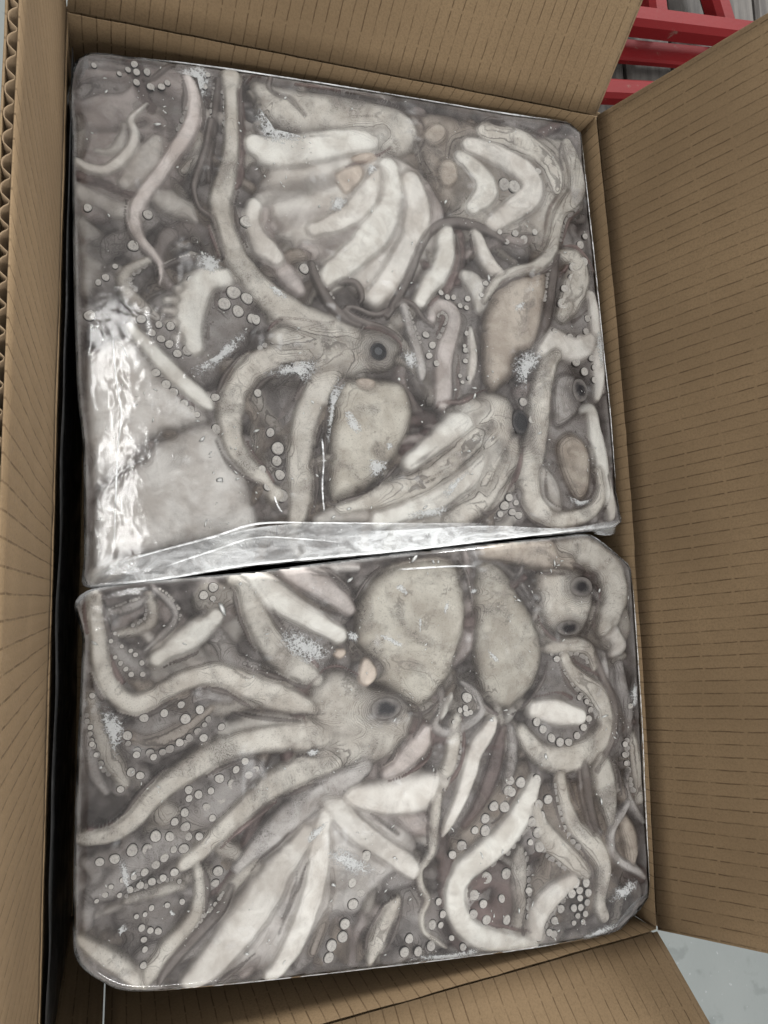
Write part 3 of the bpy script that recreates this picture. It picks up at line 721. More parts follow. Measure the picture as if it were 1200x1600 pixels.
TOP = {
 'outline': [(-186.6,161.3),(-156.7,166.7),(-63.7,174.7),(41.9,181.9),(163.0,188.5),(223.7,193.8),(237.0,185.2),(237.4,164.6),(241.4,66.7),(244.3,-22.6),(246.9,-80.9),(247.3,-155.2),(245.2,-178.8),(138.9,-188.8),(48.1,-197.8),(-70.4,-205.8),(-135.7,-214.2),(-181.3,-217.4),(-183.0,-197.3),(-184.3,-124.7),(-187.8,-89.9),(-190.2,-36.7),(-192.7,54.7),(-193.5,106.5),(-195.3,120.5),(-193.9,144.9)],
 'arms': [
  ('b',0.5,'L',[(-82.8,170.1,7.2),(-82.6,150.3,5.1),(-82.5,127.0,5.5),(-83.2,106.2,6.0),(-87.8,82.5,7.4),(-91.8,64.2,7.8),(-89.7,47.0,7.8),(-82.9,28.1,8.3),(-72.3,12.1,9.3),(-56.4,-4.4,10.8),(-37.2,-18.3,12.5),(-12.4,-29.0,14.3),(8.0,-35.3,12.5)]),
  ('r',1.5,'',[(-76.7,156.9,2.0),(-75.1,136.3,3.1),(-75.5,110.3,3.0),(-76.8,89.5,3.0),(-79.8,78.8,1.5)]),
  ('d',0.8,'',[(-97.6,129.0,2.5),(-102.0,105.2,2.5),(-109.2,81.2,2.4),(-110.6,70.0,1.9),(-106.6,57.8,1.9),(-97.0,50.4,1.9),(-91.7,31.8,1.9),(-90.0,22.2,1.0)]),
  ('d',1.6,'L',[(-92.0,163.8,2.5),(-94.1,142.6,3.0),(-96.7,121.5,3.0),(-99.3,100.6,2.5),(-100.4,80.3,1.5)]),
  ('p',0.8,'L',[(-115.0,161.0,3.0),(-110.5,145.1,4.4),(-112.0,124.4,5.9),(-123.1,101.1,6.2),(-137.4,76.2,6.1),(-148.3,57.3,5.5),(-152.2,43.8,4.6),(-148.3,28.6,3.6),(-139.3,18.4,2.7),(-134.1,9.1,1.8),(-135.0,-2.9,0.9)]),
  ('i',0.8,'',[(-143.5,132.8,1.0),(-150.1,124.4,1.9),(-154.9,116.0,2.8),(-151.8,106.3,3.7),(-156.5,91.7,4.2),(-170.1,76.6,4.1),(-181.8,75.4,3.6),(-189.6,78.7,3.1)]),
  ('i',1.2,'',[(-177.7,89.6,1.8),(-167.2,91.6,3.7),(-160.9,102.5,4.6),(-159.6,113.5,2.3)]),
  ('r',2,'',[(-189.1,69.4,3.5),(-177.6,66.7,4.0),(-162.9,63.1,4.5),(-151.4,60.2,2.8)]),
  ('i',2.0,'',[(-190.7,58.3,7.0),(-177.5,54.9,9.8),(-162.8,50.2,9.9),(-151.3,44.9,6.4)]),
  ('i',1.2,'',[(-136.9,105.8,6.6),(-142.7,93.4,12.2),(-150.5,80.2,12.0),(-158.6,69.1,7.3)]),
  ('g',2.4,'',[(-139.0,140.3,9.6),(-126.5,135.5,17.4),(-121.1,124.0,14.5),(-125.7,108.1,6.7)]),
  ('g',2.2,'',[(-188.4,131.6,5.4),(-175.9,140.3,9.2),(-163.1,142.3,7.5),(-154.5,149.3,2.8)]),
  ('b',2.4,'',[(-189.5,112.1,4.5),(-186.9,100.7,6.3),(-189.3,85.9,4.5)]),
  ('i',2.2,'',[(-137.9,63.9,6.5),(-128.2,59.7,11.3),(-117.1,55.1,8.5),(-110.3,48.8,2.9)]),
  ('i',3,'',[(-187.6,34.5,6.1),(-179.4,21.8,10.5),(-181.3,3.0,9.6),(-183.2,-13.3,6.0)]),
  ('b',2.2,'',[(-119.1,85.9,3.8),(-112.2,95.7,4.8),(-107.6,106.6,3.9),(-106.1,117.0,2.0)]),
  ('d',1.2,'',[(-124.5,168.5,1.5),(-130.9,163.4,1.9),(-139.0,153.9,1.9),(-145.7,151.3,1.4)]),
  ('g',2.4,'',[(-182.3,155.0,3.7),(-167.5,157.1,4.7),(-150.1,157.8,3.8)]),
  ('b',1.2,'R',[(-142.8,13.2,2.3),(-153.9,6.1,4.0),(-159.3,-2.1,4.4),(-156.8,-11.6,4.9),(-147.9,-20.3,5.4),(-137.3,-28.1,4.5)]),
  ('i',0.6,'',[(-90.2,6.5,7.8),(-101.7,4.1,9.4),(-109.0,-4.5,11.3),(-113.1,-16.1,12.2),(-115.0,-29.1,11.2),(-113.3,-40.3,8.1),(-111.6,-47.7,7.5)]),
  ('i',1.0,'',[(-122.8,-6.2,3.3),(-118.8,-5.7,4.2),(-111.7,-5.3,4.2)]),
  ('i',1.0,'',[(-130.3,-15.1,3.3),(-126.3,-14.7,4.1),(-119.3,-14.4,4.2)]),
  ('i',1.0,'',[(-131.2,-23.2,3.3),(-127.3,-22.8,4.1),(-120.2,-22.5,4.1)]),
  ('i',1.0,'',[(-129.9,-31.1,3.3),(-126.0,-30.7,4.1),(-119.0,-30.5,4.1)]),
  ('i',1.0,'',[(-123.9,-42.2,3.3),(-119.9,-41.9,4.1),(-112.8,-41.7,4.1)]),
  ('i',0.7,'L',[(-155.9,-35.5,1.8),(-151.3,-42.0,4.0),(-144.5,-48.8,4.9),(-134.8,-60.0,5.8),(-122.3,-72.5,6.3),(-111.4,-82.0,6.4),(-103.9,-88.5,5.0),(-100.4,-92.0,1.8)]),
  ('b',0.5,'L',[(-3.5,-38.3,13.9),(-27.9,-42.9,11.5),(-50.5,-48.8,9.8),(-66.9,-58.4,9.1),(-80.2,-73.8,8.5),(-86.4,-93.1,8.4),(-85.8,-114.2,7.8),(-78.3,-128.9,6.9),(-67.4,-139.4,5.1),(-58.3,-148.6,2.8),(-54.6,-154.2,6.3)]),
  ('b',0.5,'',[(4.0,-45.3,10.3),(-8.1,-54.9,10.7),(-17.1,-67.6,10.0),(-26.5,-86.0,9.4),(-33.4,-105.9,9.3),(-36.9,-129.2,9.2),(-36.0,-150.6,9.1),(-38.3,-167.2,7.1),(-40.9,-174.3,5.0)]),
  ('g',3,'',[(-74.9,-63.9,4.7),(-63.4,-72.7,11.5),(-56.7,-91.5,12.4),(-50.0,-115.2,12.4),(-48.2,-139.0,11.4),(-51.1,-162.6,7.5)]),
  ('d',0.6,'',[(4.3,-5.8,1.6),(11.6,-5.5,2.1),(27.4,-9.6,2.1),(41.2,-3.4,2.2),(51.4,4.6,2.2),(61.3,1.4,2.2),(68.7,-8.0,2.2),(77.5,-14.1,1.7)]),
  ('d',0.6,'',[(2.6,-8.0,1.6),(8.7,-13.1,2.6),(19.1,-16.7,2.6),(31.9,-19.6,2.7),(43.6,-24.3,2.2),(48.9,-28.5,1.6)]),
  ('d',0.5,'',[(-10.8,6.5,1.6),(-2.4,13.1,2.6),(7.6,15.9,2.6),(14.9,12.1,2.7),(17.2,3.4,2.1),(15.4,-1.4,1.1)]),
  ('d',0.9,'R',[(-23.0,26.1,2.6),(-20.2,17.1,3.6),(-14.9,6.5,4.1),(-7.6,-5.5,4.1),(3.4,-15.2,3.6),(15.3,-20.2,1.6)]),
  ('g',0.7,'R',[(52.4,1.5,2.7),(55.2,-10.4,3.8),(59.5,-24.9,4.4),(63.9,-39.3,4.9),(66.0,-53.4,4.4),(65.2,-59.8,1.6)]),
  ('p',0.7,'L',[(76.6,-8.2,4.8),(78.7,-1.0,5.1),(85.3,4.0,6.2),(93.9,2.2,7.4),(97.5,-6.1,7.4),(93.9,-19.0,7.9),(88.0,-33.0,9.0),(85.5,-49.3,9.5),(84.7,-65.4,9.4),(82.9,-77.6,7.2)]),
  ('i',0.9,'L',[(111.9,-12.9,1.7),(112.5,-22.7,4.0),(112.9,-36.4,4.6),(110.3,-51.3,4.0),(108.1,-59.0,1.7)]),
  ('i',1.2,'',[(109.1,33.3,5.8),(117.1,27.6,10.6),(122.6,17.0,9.4),(120.7,5.7,4.7)]),
  ('i',0.5,'',[(40.5,146.7,9.7),(21.4,137.9,12.9),(-5.2,126.1,13.7),(-31.4,115.7,14.5),(-51.6,111.8,12.5),(-65.7,116.3,8.7)]),
  ('i',1.0,'',[(-4.5,97.1,9.5),(-25.5,88.2,11.5),(-45.8,79.5,11.3),(-59.7,72.0,6.9)]),
  ('p',1.4,'',[(-13.1,69.2,7.4),(-31.2,62.1,10.3),(-46.3,56.2,9.2),(-56.2,51.1,4.0)]),
  ('i',0.6,'',[(39.1,110.3,11.1),(27.4,90.8,14.6),(12.2,73.2,13.1),(-5.6,60.8,9.9),(-20.2,53.9,8.5)]),
  ('p',1.0,'',[(15.6,63.0,5.4),(-0.8,48.9,10.6),(-16.5,39.9,10.4),(-27.7,39.9,5.1)]),
  ('i',0.4,'',[(43.8,115.6,11.8),(42.7,89.0,16.6),(34.6,65.9,16.4),(18.1,44.2,14.8),(1.7,28.2,12.2),(-8.5,15.5,9.6)]),
  ('i',0.5,'',[(63.2,107.9,11.4),(68.6,87.7,14.5),(64.7,64.9,14.3),(54.8,43.8,12.3),(41.2,23.2,10.8),(28.5,6.3,8.4)]),
  ('p',1.2,'',[(77.5,105.9,5.8),(83.6,87.3,9.3),(78.1,69.7,6.9),(75.3,59.9,2.9)]),
  ('p',1.2,'',[(-56.0,64.9,5.1),(-61.2,46.3,10.0),(-54.2,29.5,11.0),(-42.3,15.9,9.1),(-32.6,4.4,5.1)]),
  ('i',0.8,'',[(-65.6,66.9,6.2),(-66.8,53.0,7.7),(-60.4,37.3,9.9),(-50.9,26.5,7.7)]),
  ('i',0.5,'',[(111.2,138.3,8.7),(118.9,135.1,10.7),(131.8,122.9,14.2),(133.5,109.8,13.5),(119.7,94.8,8.6)]),
  ('b',0.5,'',[(133.0,165.4,7.5),(143.7,165.2,11.3),(174.4,162.9,12.9),(196.8,152.6,13.1),(205.1,137.1,11.2),(205.6,125.0,6.5)]),
  ('i',0.5,'',[(119.8,151.0,9.4),(135.2,149.9,13.0),(157.0,144.6,13.9),(177.6,133.4,15.5),(179.8,117.6,15.4),(161.9,100.4,13.8),(138.7,83.4,9.1)]),
  ('b',0.5,'R',[(220.7,172.6,4.7),(223.3,161.3,8.7),(228.7,142.5,10.1),(226.7,125.5,9.3),(208.0,103.0,7.8),(200.3,80.8,7.1),(193.7,62.7,6.4),(179.0,49.6,5.0),(155.5,41.4,4.3),(137.9,29.5,3.6),(125.3,11.7,2.4)]),
  ('d',0.5,'',[(38.2,-9.5,2.2),(48.2,7.5,3.3),(57.9,26.9,3.9),(67.4,48.8,4.0),(77.3,65.7,4.0),(89.4,74.7,4.1),(105.6,79.5,4.1),(124.9,77.8,4.2),(138.2,74.1,3.6),(149.1,68.7,2.4)]),
  ('i',0.7,'',[(94.5,70.5,6.1),(92.8,60.7,8.1),(92.7,47.9,9.2),(85.5,32.0,9.7),(74.5,18.1,7.9),(67.1,5.3,5.9)]),
  ('i',0.9,'',[(120.9,72.1,3.6),(124.7,65.3,6.0),(129.0,53.9,7.2),(136.3,43.5,7.2),(145.9,38.5,4.2)]),
  ('r',1.6,'',[(107.4,68.4,4.7),(106.5,51.4,7.0),(99.6,33.8,6.9),(91.7,16.3,4.6)]),
  ('g',2,'',[(149.2,70.5,6.1),(164.9,69.3,11.2),(181.3,73.4,8.8),(188.6,83.3,3.8)]),
  ('d',1.2,'L',[(201.5,61.4,3.8),(195.8,37.1,5.7),(189.9,10.2,5.6),(180.4,-13.8,4.3),(174.5,-25.7,1.8)]),
  ('b',0.6,'',[(211.1,63.9,6.4),(220.4,62.7,7.8),(224.6,46.5,12.3),(214.1,23.9,12.8),(202.7,5.7,6.3)]),
  ('i',0.8,'',[(180.9,-25.1,8.3),(195.7,-18.1,13.7),(215.2,-22.2,13.9),(234.9,-11.7,8.8)]),
  ('i',0.8,'R',[(234.9,29.8,5.2),(238.3,12.3,7.8),(239.3,-17.2,8.4),(237.5,-46.6,7.7),(234.0,-64.3,3.8)]),
  ('b',0.5,'',[(194.9,-27.9,6.2),(185.0,-40.1,9.2),(177.6,-63.2,10.2),(171.9,-90.2,11.3),(165.5,-118.0,11.1),(160.9,-139.8,10.4),(164.6,-159.2,9.8),(180.6,-171.0,7.6),(202.2,-171.0,6.6),(222.4,-163.8,6.1),(233.1,-146.9,5.6),(230.5,-130.1,5.9)]),
  ('i',0.8,'',[(217.5,-76.7,3.7),(226.2,-76.2,6.9),(229.8,-98.9,8.1),(234.1,-127.2,8.1),(239.8,-155.3,6.2),(240.6,-169.3,3.7)]),
  ('i',1,'',[(170.2,-131.5,7.2),(176.1,-136.8,9.1),(180.9,-149.3,11.7),(183.7,-162.3,7.8)]),
  ('i',0.8,'',[(121.6,-81.9,10.0),(108.2,-89.0,13.0),(85.5,-105.4,11.4),(65.2,-119.1,8.2),(53.9,-127.6,7.6)]),
  ('b',0.5,'',[(126.8,-95.1,8.0),(111.4,-105.9,11.2),(84.2,-129.4,11.9),(58.5,-145.3,11.1),(29.7,-155.2,8.7),(7.8,-162.2,5.0),(-5.0,-164.7,5.4)]),
  ('i',0.7,'',[(135.0,-108.2,7.8),(122.1,-123.1,11.1),(98.9,-142.0,12.1),(71.7,-156.8,11.7),(43.0,-167.5,8.5),(22.8,-173.0,6.9)]),
  ('b',0.7,'',[(147.1,-107.7,6.9),(136.8,-126.9,10.3),(121.7,-149.5,11.2),(100.5,-164.8,9.3),(82.0,-173.0,5.3)]),
  ('i',1.4,'',[(-22.5,-172.9,3.9),(-7.6,-168.6,6.9),(10.0,-169.5,6.5),(22.8,-173.0,3.0)]),
  ('g',1.6,'',[(150.4,-150.7,4.0),(140.6,-161.5,6.8),(131.1,-171.0,5.6)]),
  ('g',3,'',[(-108.6,-18.9,3.7),(-97.4,-24.9,12.2),(-90.7,-36.3,13.2),(-97.7,-50.3,9.3)]),
  ('d',1.2,'L',[(-132.8,9.3,1.4),(-121.8,15.5,2.3),(-108.3,19.7,2.4),(-96.9,18.8,1.4)]),
  ('b',1.4,'',[(-112.8,21.6,2.8),(-99.3,16.1,4.3),(-89.2,10.0,4.3),(-78.5,6.4,2.4)]),
  ('d',0.5,'',[(-51.8,174.2,1.6),(-53.5,165.3,2.1),(-47.6,160.2,2.1),(-38.0,159.1,2.7),(-32.0,153.5,2.7),(-26.0,147.8,2.1)]),
  ('p',1.0,'',[(153.0,71.0,4.9),(165.1,71.6,8.1),(176.3,75.6,5.0)]),
 ],
 'mantles': [
  ('b',0.9,9,[(-66.3,170.9),(-38.7,171.9),(8.6,175.0),(53.0,174.7),(75.5,162.4),(74.6,142.2),(55.3,123.3),(31.5,128.2),(-0.7,134.6),(-37.2,129.4),(-58.6,134.5),(-68.0,153.5)]),
  ('n',1.2,7,[(64.3,172.6),(100.0,178.0),(149.6,179.0),(195.3,178.0),(218.0,164.0),(211.9,129.1),(189.9,101.3),(156.8,90.2),(132.0,95.0),(108.1,81.6),(86.8,93.4),(70.7,120.5),(66.1,146.2)]),
  ('b',0.35,8,[(-48.0,-22.4),(-18.3,-21.9),(12.6,-22.5),(33.9,-22.5),(48.6,-34.8),(40.8,-52.7),(19.2,-60.0),(-4.4,-66.2),(-24.6,-70.1),(-30.1,-53.6),(-53.5,-54.9),(-60.4,-38.4)]),
  ('o',0.3,12,[(-2.7,-61.0),(11.4,-57.5),(32.5,-58.5),(50.2,-60.9),(58.0,-71.3),(60.6,-86.7),(56.6,-103.5),(47.1,-120.2),(36.4,-134.1),(18.5,-149.4),(-4.8,-158.9),(-15.2,-159.0),(-17.0,-134.9),(-14.8,-110.4),(-11.5,-82.6)]),
  ('n',0.5,9,[(125.2,0.6),(136.9,23.2),(159.9,40.8),(186.0,47.6),(193.8,36.8),(187.4,11.7),(181.9,-10.8),(171.2,-27.1),(156.3,-33.4),(147.5,-54.1),(129.7,-66.2),(121.1,-50.5),(120.3,-22.0)]),
  ('b',0.7,9,[(78.2,-80.0),(101.3,-76.6),(122.6,-65.6),(146.6,-68.5),(155.1,-88.3),(150.3,-123.9),(138.5,-148.2),(119.5,-166.8),(103.0,-151.3),(107.9,-114.5),(97.5,-93.8)]),
  ('w',0.5,9,[(-185.6,-63.1),(-176.9,-51.2),(-154.2,-43.2),(-130.9,-70.3),(-99.6,-100.9),(-136.2,-116.7),(-150.0,-133.2),(-176.2,-153.9),(-183.0,-141.9)]),
  ('w',0.6,9,[(-177.0,-152.6),(-150.0,-128.8),(-135.4,-113.9),(-99.6,-100.9),(-84.6,-123.5),(-70.4,-151.1),(-67.2,-181.2),(-101.4,-189.9),(-156.1,-199.9),(-177.9,-205.8),(-180.8,-180.4)]),
  ('g',0.5,8,[(189.3,-51.1),(199.1,-42.5),(212.2,-43.2),(222.1,-52.3),(223.7,-66.0),(213.0,-83.7),(196.4,-94.7),(186.2,-93.5),(184.3,-75.7)]),
  ('n',0.6,8,[(186.6,-106.2),(203.6,-94.4),(220.7,-103.8),(226.5,-121.7),(223.4,-144.2),(216.4,-156.6),(204.4,-159.4),(194.5,-145.8),(187.5,-128.3)]),
  ('n',0.3,5,[(75.1,153.7),(82.6,163.9),(94.6,166.4),(100.8,158.9),(97.3,148.4),(86.2,141.6),(77.0,144.4)]),
  ('n',0.3,6,[(85.3,121.5),(90.6,133.9),(100.9,137.5),(109.6,131.1),(110.1,117.3),(101.1,107.2),(90.5,108.2)]),
  ('c',0.2,5,[(9.1,-64.8),(14.4,-61.8),(24.3,-62.7),(25.7,-68.7),(19.2,-73.2),(10.9,-70.7)]),
  ('c',0.3,5,[(-4.4,101.5),(2.2,109.1),(17.4,116.2),(23.8,112.0),(22.3,100.8),(8.3,85.9),(0.5,90.0)]),
  ('c',0.4,5,[(11.0,118.9),(17.7,124.0),(29.8,127.4),(35.2,122.9),(28.3,117.2),(15.2,114.7)]),
  ('i',1.0,7,[(-44.8,124.1),(18.1,136.7),(62.5,131.4),(90.2,102.5),(88.2,62.8),(63.3,21.1),(29.4,1.1),(-1.9,13.2),(-27.0,30.7),(-56.3,47.0),(-65.5,76.2)]),
  ('b',1.0,7,[(145.8,-80.6),(152.2,-123.8),(134.3,-166.8),(49.1,-173.0),(7.6,-167.1),(29.0,-147.3),(62.6,-116.1),(98.1,-83.2)]),
  ('g',3.2,6,[(-67.8,-53.6),(-29.1,-50.5),(-25.1,-89.8),(-41.5,-157.8),(-60.3,-158.0),(-73.6,-120.8),(-77.6,-83.2)]),
  ('g',2.6,6,[(161.2,-35.2),(215.4,-1.8),(240.3,-28.8),(240.3,-109.9),(238.9,-166.5),(176.7,-172.0),(156.9,-145.3),(170.7,-79.2)]),
  ('b',1.05,7,[(99.1,161.5),(195.5,181.2),(235.3,164.2),(227.3,107.3),(193.5,60.3),(130.8,74.7),(95.3,86.3)]),
  ('g',2.2,6,[(-154.3,-23.8),(-112.9,4.6),(-66.8,0.4),(-67.4,-34.1),(-100.2,-75.1),(-122.3,-67.3)]),
  ('g',2.1,6,[(198.9,43.3),(248.4,67.7),(241.8,-52.1),(211.3,-54.2),(188.4,-10.1)]),
  ('p',2.6,6,[(-192.7,150.1),(-143.4,167.0),(-102.4,166.6),(-107.7,94.0),(-147.9,47.8),(-189.7,45.8)]),
  ('g',2.4,6,[(56.7,-1.2),(116.3,33.1),(122.9,-60.1),(86.6,-83.8),(53.9,-64.8)]),
 ],
 'eyes': [(28.9,-39.7,7.9,7.9,'k'),(216.3,-59.0,8.1,10.6,'m'),(154.4,-90.0,7.6,10.5,'d')],
 'suckers': [(-142.9,47.0,3.7),(-152.9,22.1,4.1),(-156.6,155.4,2.2),(-150.8,154.8,2.5),(-143.5,156.9,2.7),(-150.8,146.8,2.5),(-141.0,145.7,2.7),(-133.5,147.1,2.7),(-129.3,151.4,2.3),(-152.3,160.6,2.4),(-106.2,168.8,2.0),(-102.5,154.5,2.3),(-100.0,164.5,2.0),(-179.5,153.2,2.0),(-162.4,150.7,1.9),(-182.9,45.4,2.9),(-72.3,52.2,5.4),(-113.0,1.1,3.7),(-83.0,-4.3,5.1),(-90.1,-13.7,4.8),(-73.3,-7.8,4.5),(-80.1,-18.3,4.5),(-69.6,-22.9,3.9),(-182.6,-32.1,4.0),(-171.0,-3.7,2.6),(-175.8,-7.8,2.3),(-164.8,5.2,2.1),(-147.6,-31.2,3.3),(-135.8,-34.0,2.7),(-127.9,-34.3,3.3),(-140.4,-40.5,2.7),(-134.4,-44.3,3.0),(-128.7,-47.7,3.0),(-116.3,-51.0,4.0),(-123.3,-54.2,3.0),(-138.1,-69.3,3.3),(-131.0,-77.2,3.3),(-126.0,-82.3,3.3),(-118.8,-90.3,3.0),(-114.4,-93.9,2.7),(-110.1,-97.8,2.4),(-96.8,-107.7,3.7),(-97.3,-84.4,3.1),(-52.5,-120.1,4.8),(-50.1,-155.1,5.0),(-57.8,-108.4,3.5),(-53.5,-129.6,4.0),(-51.4,-139.8,3.9),(-35.0,-57.6,5.3),(-29.2,21.0,4.1),(-67.2,-23.5,3.6),(-66.6,-79.3,2.9),(-60.1,-148.6,3.7),(-64.6,-136.2,3.1),(85.8,14.7,2.5),(91.5,11.7,2.5),(97.3,12.3,2.5),(102.8,5.6,2.3),(110.1,12.3,2.7),(128.1,28.0,2.8),(108.7,4.4,2.3),(123.4,17.1,2.2),(107.5,-17.7,2.1),(105.7,-32.4,2.3),(105.2,-41.5,2.3),(107.9,-55.8,2.3),(104.9,-28.9,1.7),(99.6,-54.5,1.9),(101.3,-59.8,1.7),(70.7,-22.1,3.0),(76.0,-30.5,3.1),(72.7,-39.7,2.8),(79.0,-45.4,2.6),(161.9,120.5,5.9),(152.3,120.8,6.2),(187.0,138.9,3.4),(227.2,75.9,3.9),(236.0,86.2,3.1),(168.4,72.5,4.2),(160.1,77.1,3.1),(179.7,81.0,2.9),(151.1,68.1,2.7),(144.3,75.8,2.4),(217.3,42.6,5.4),(217.5,53.6,4.3),(229.3,60.1,4.4),(206.9,32.5,3.6),(204.1,18.1,5.3),(194.4,-8.0,3.3),(209.5,-12.0,4.2),(219.1,-12.1,3.4),(227.1,-4.6,3.4),(230.3,-12.1,3.4),(226.9,-21.2,3.8),(231.2,-29.0,3.4),(214.5,-33.4,4.2),(222.3,-41.9,3.8),(234.0,-37.2,3.6),(232.3,-48.9,3.2),(229.7,7.5,3.4),(238.9,8.4,3.0),(158.2,-72.9,3.9),(166.0,-87.8,3.9),(226.5,52.7,3.0),(134.6,-161.5,3.9),(141.5,-166.8,3.4),(139.3,-154.6,3.4),(145.6,-158.8,2.8),(130.0,-168.4,2.8),(147.3,-169.4,3.4)],
 'frost': [
  [(-64.2,149.1),(-55.6,135.1),(-42.3,126.2),(-27.0,128.8),(-32.3,121.3),(-50.0,117.3),(-62.2,123.3)],
  [(-8.7,77.8),(-2.2,85.2),(7.2,84.2),(8.1,77.9),(-0.1,69.6),(-8.5,69.9)],
  [(23.9,114.2),(31.1,117.1),(33.6,110.4),(26.3,105.3)],
  [(-62.3,-65.3),(-53.6,-57.4),(-36.0,-52.6),(-18.1,-49.6),(-24.5,-65.1),(-29.6,-71.9),(-37.8,-64.6),(-51.4,-66.0)],
  [(-2.6,-91.1),(4.1,-88.2),(12.6,-97.8),(15.4,-106.7),(9.6,-109.0),(2.1,-102.3)],
  [(-10.4,-64.1),(-4.2,-60.6),(0.7,-68.4),(-4.6,-74.7),(-9.3,-93.9),(-13.4,-113.8),(-15.9,-113.9),(-13.7,-89.2)],
  [(150.5,-36.1),(168.1,-26.2),(180.8,-26.8),(173.3,-42.7),(163.2,-51.9),(160.4,-66.0),(152.2,-58.2)],
  [(151.6,10.1),(165.9,16.2),(162.7,7.3),(155.1,5.4)],
  [(31.9,-113.1),(36.8,-111.9),(38.2,-116.9),(33.3,-119.1)],
  [(-108.3,23.7),(-94.6,21.6),(-90.1,12.4),(-99.4,5.3),(-107.5,12.6)],
  [(-113.5,-64.4),(-100.0,-56.2),(-86.2,-40.7),(-74.5,-34.8),(-81.7,-47.5),(-95.6,-63.0),(-109.1,-68.7)],
  [(16.8,-125.1),(32.4,-127.2),(29.4,-137.3),(18.8,-141.5)],
  [(77.5,-151.6),(92.2,-138.5),(104.0,-133.0),(91.8,-146.3),(82.8,-156.7)],
  [(49.4,-167.0),(82.6,-161.8),(76.6,-170.0),(49.1,-173.0)],
  [(236.8,-5.6),(244.2,1.0),(244.5,-28.5),(238.0,-40.7)],
  [(-125.5,161.1),(-102.3,171.8),(-97.7,162.5),(-101.7,140.9),(-104.9,145.4),(-107.1,161.3)],
  [(197.2,-152.9),(211.0,-158.3),(219.8,-155.4),(212.8,-161.0),(199.8,-161.1)],
  [(46.8,-39.2),(59.6,-35.5),(62.9,-48.4),(57.1,-54.1)],
  [(-57.1,6.5),(-42.7,-2.8),(-47.7,-7.4),(-55.3,-0.8)],
 ],
}
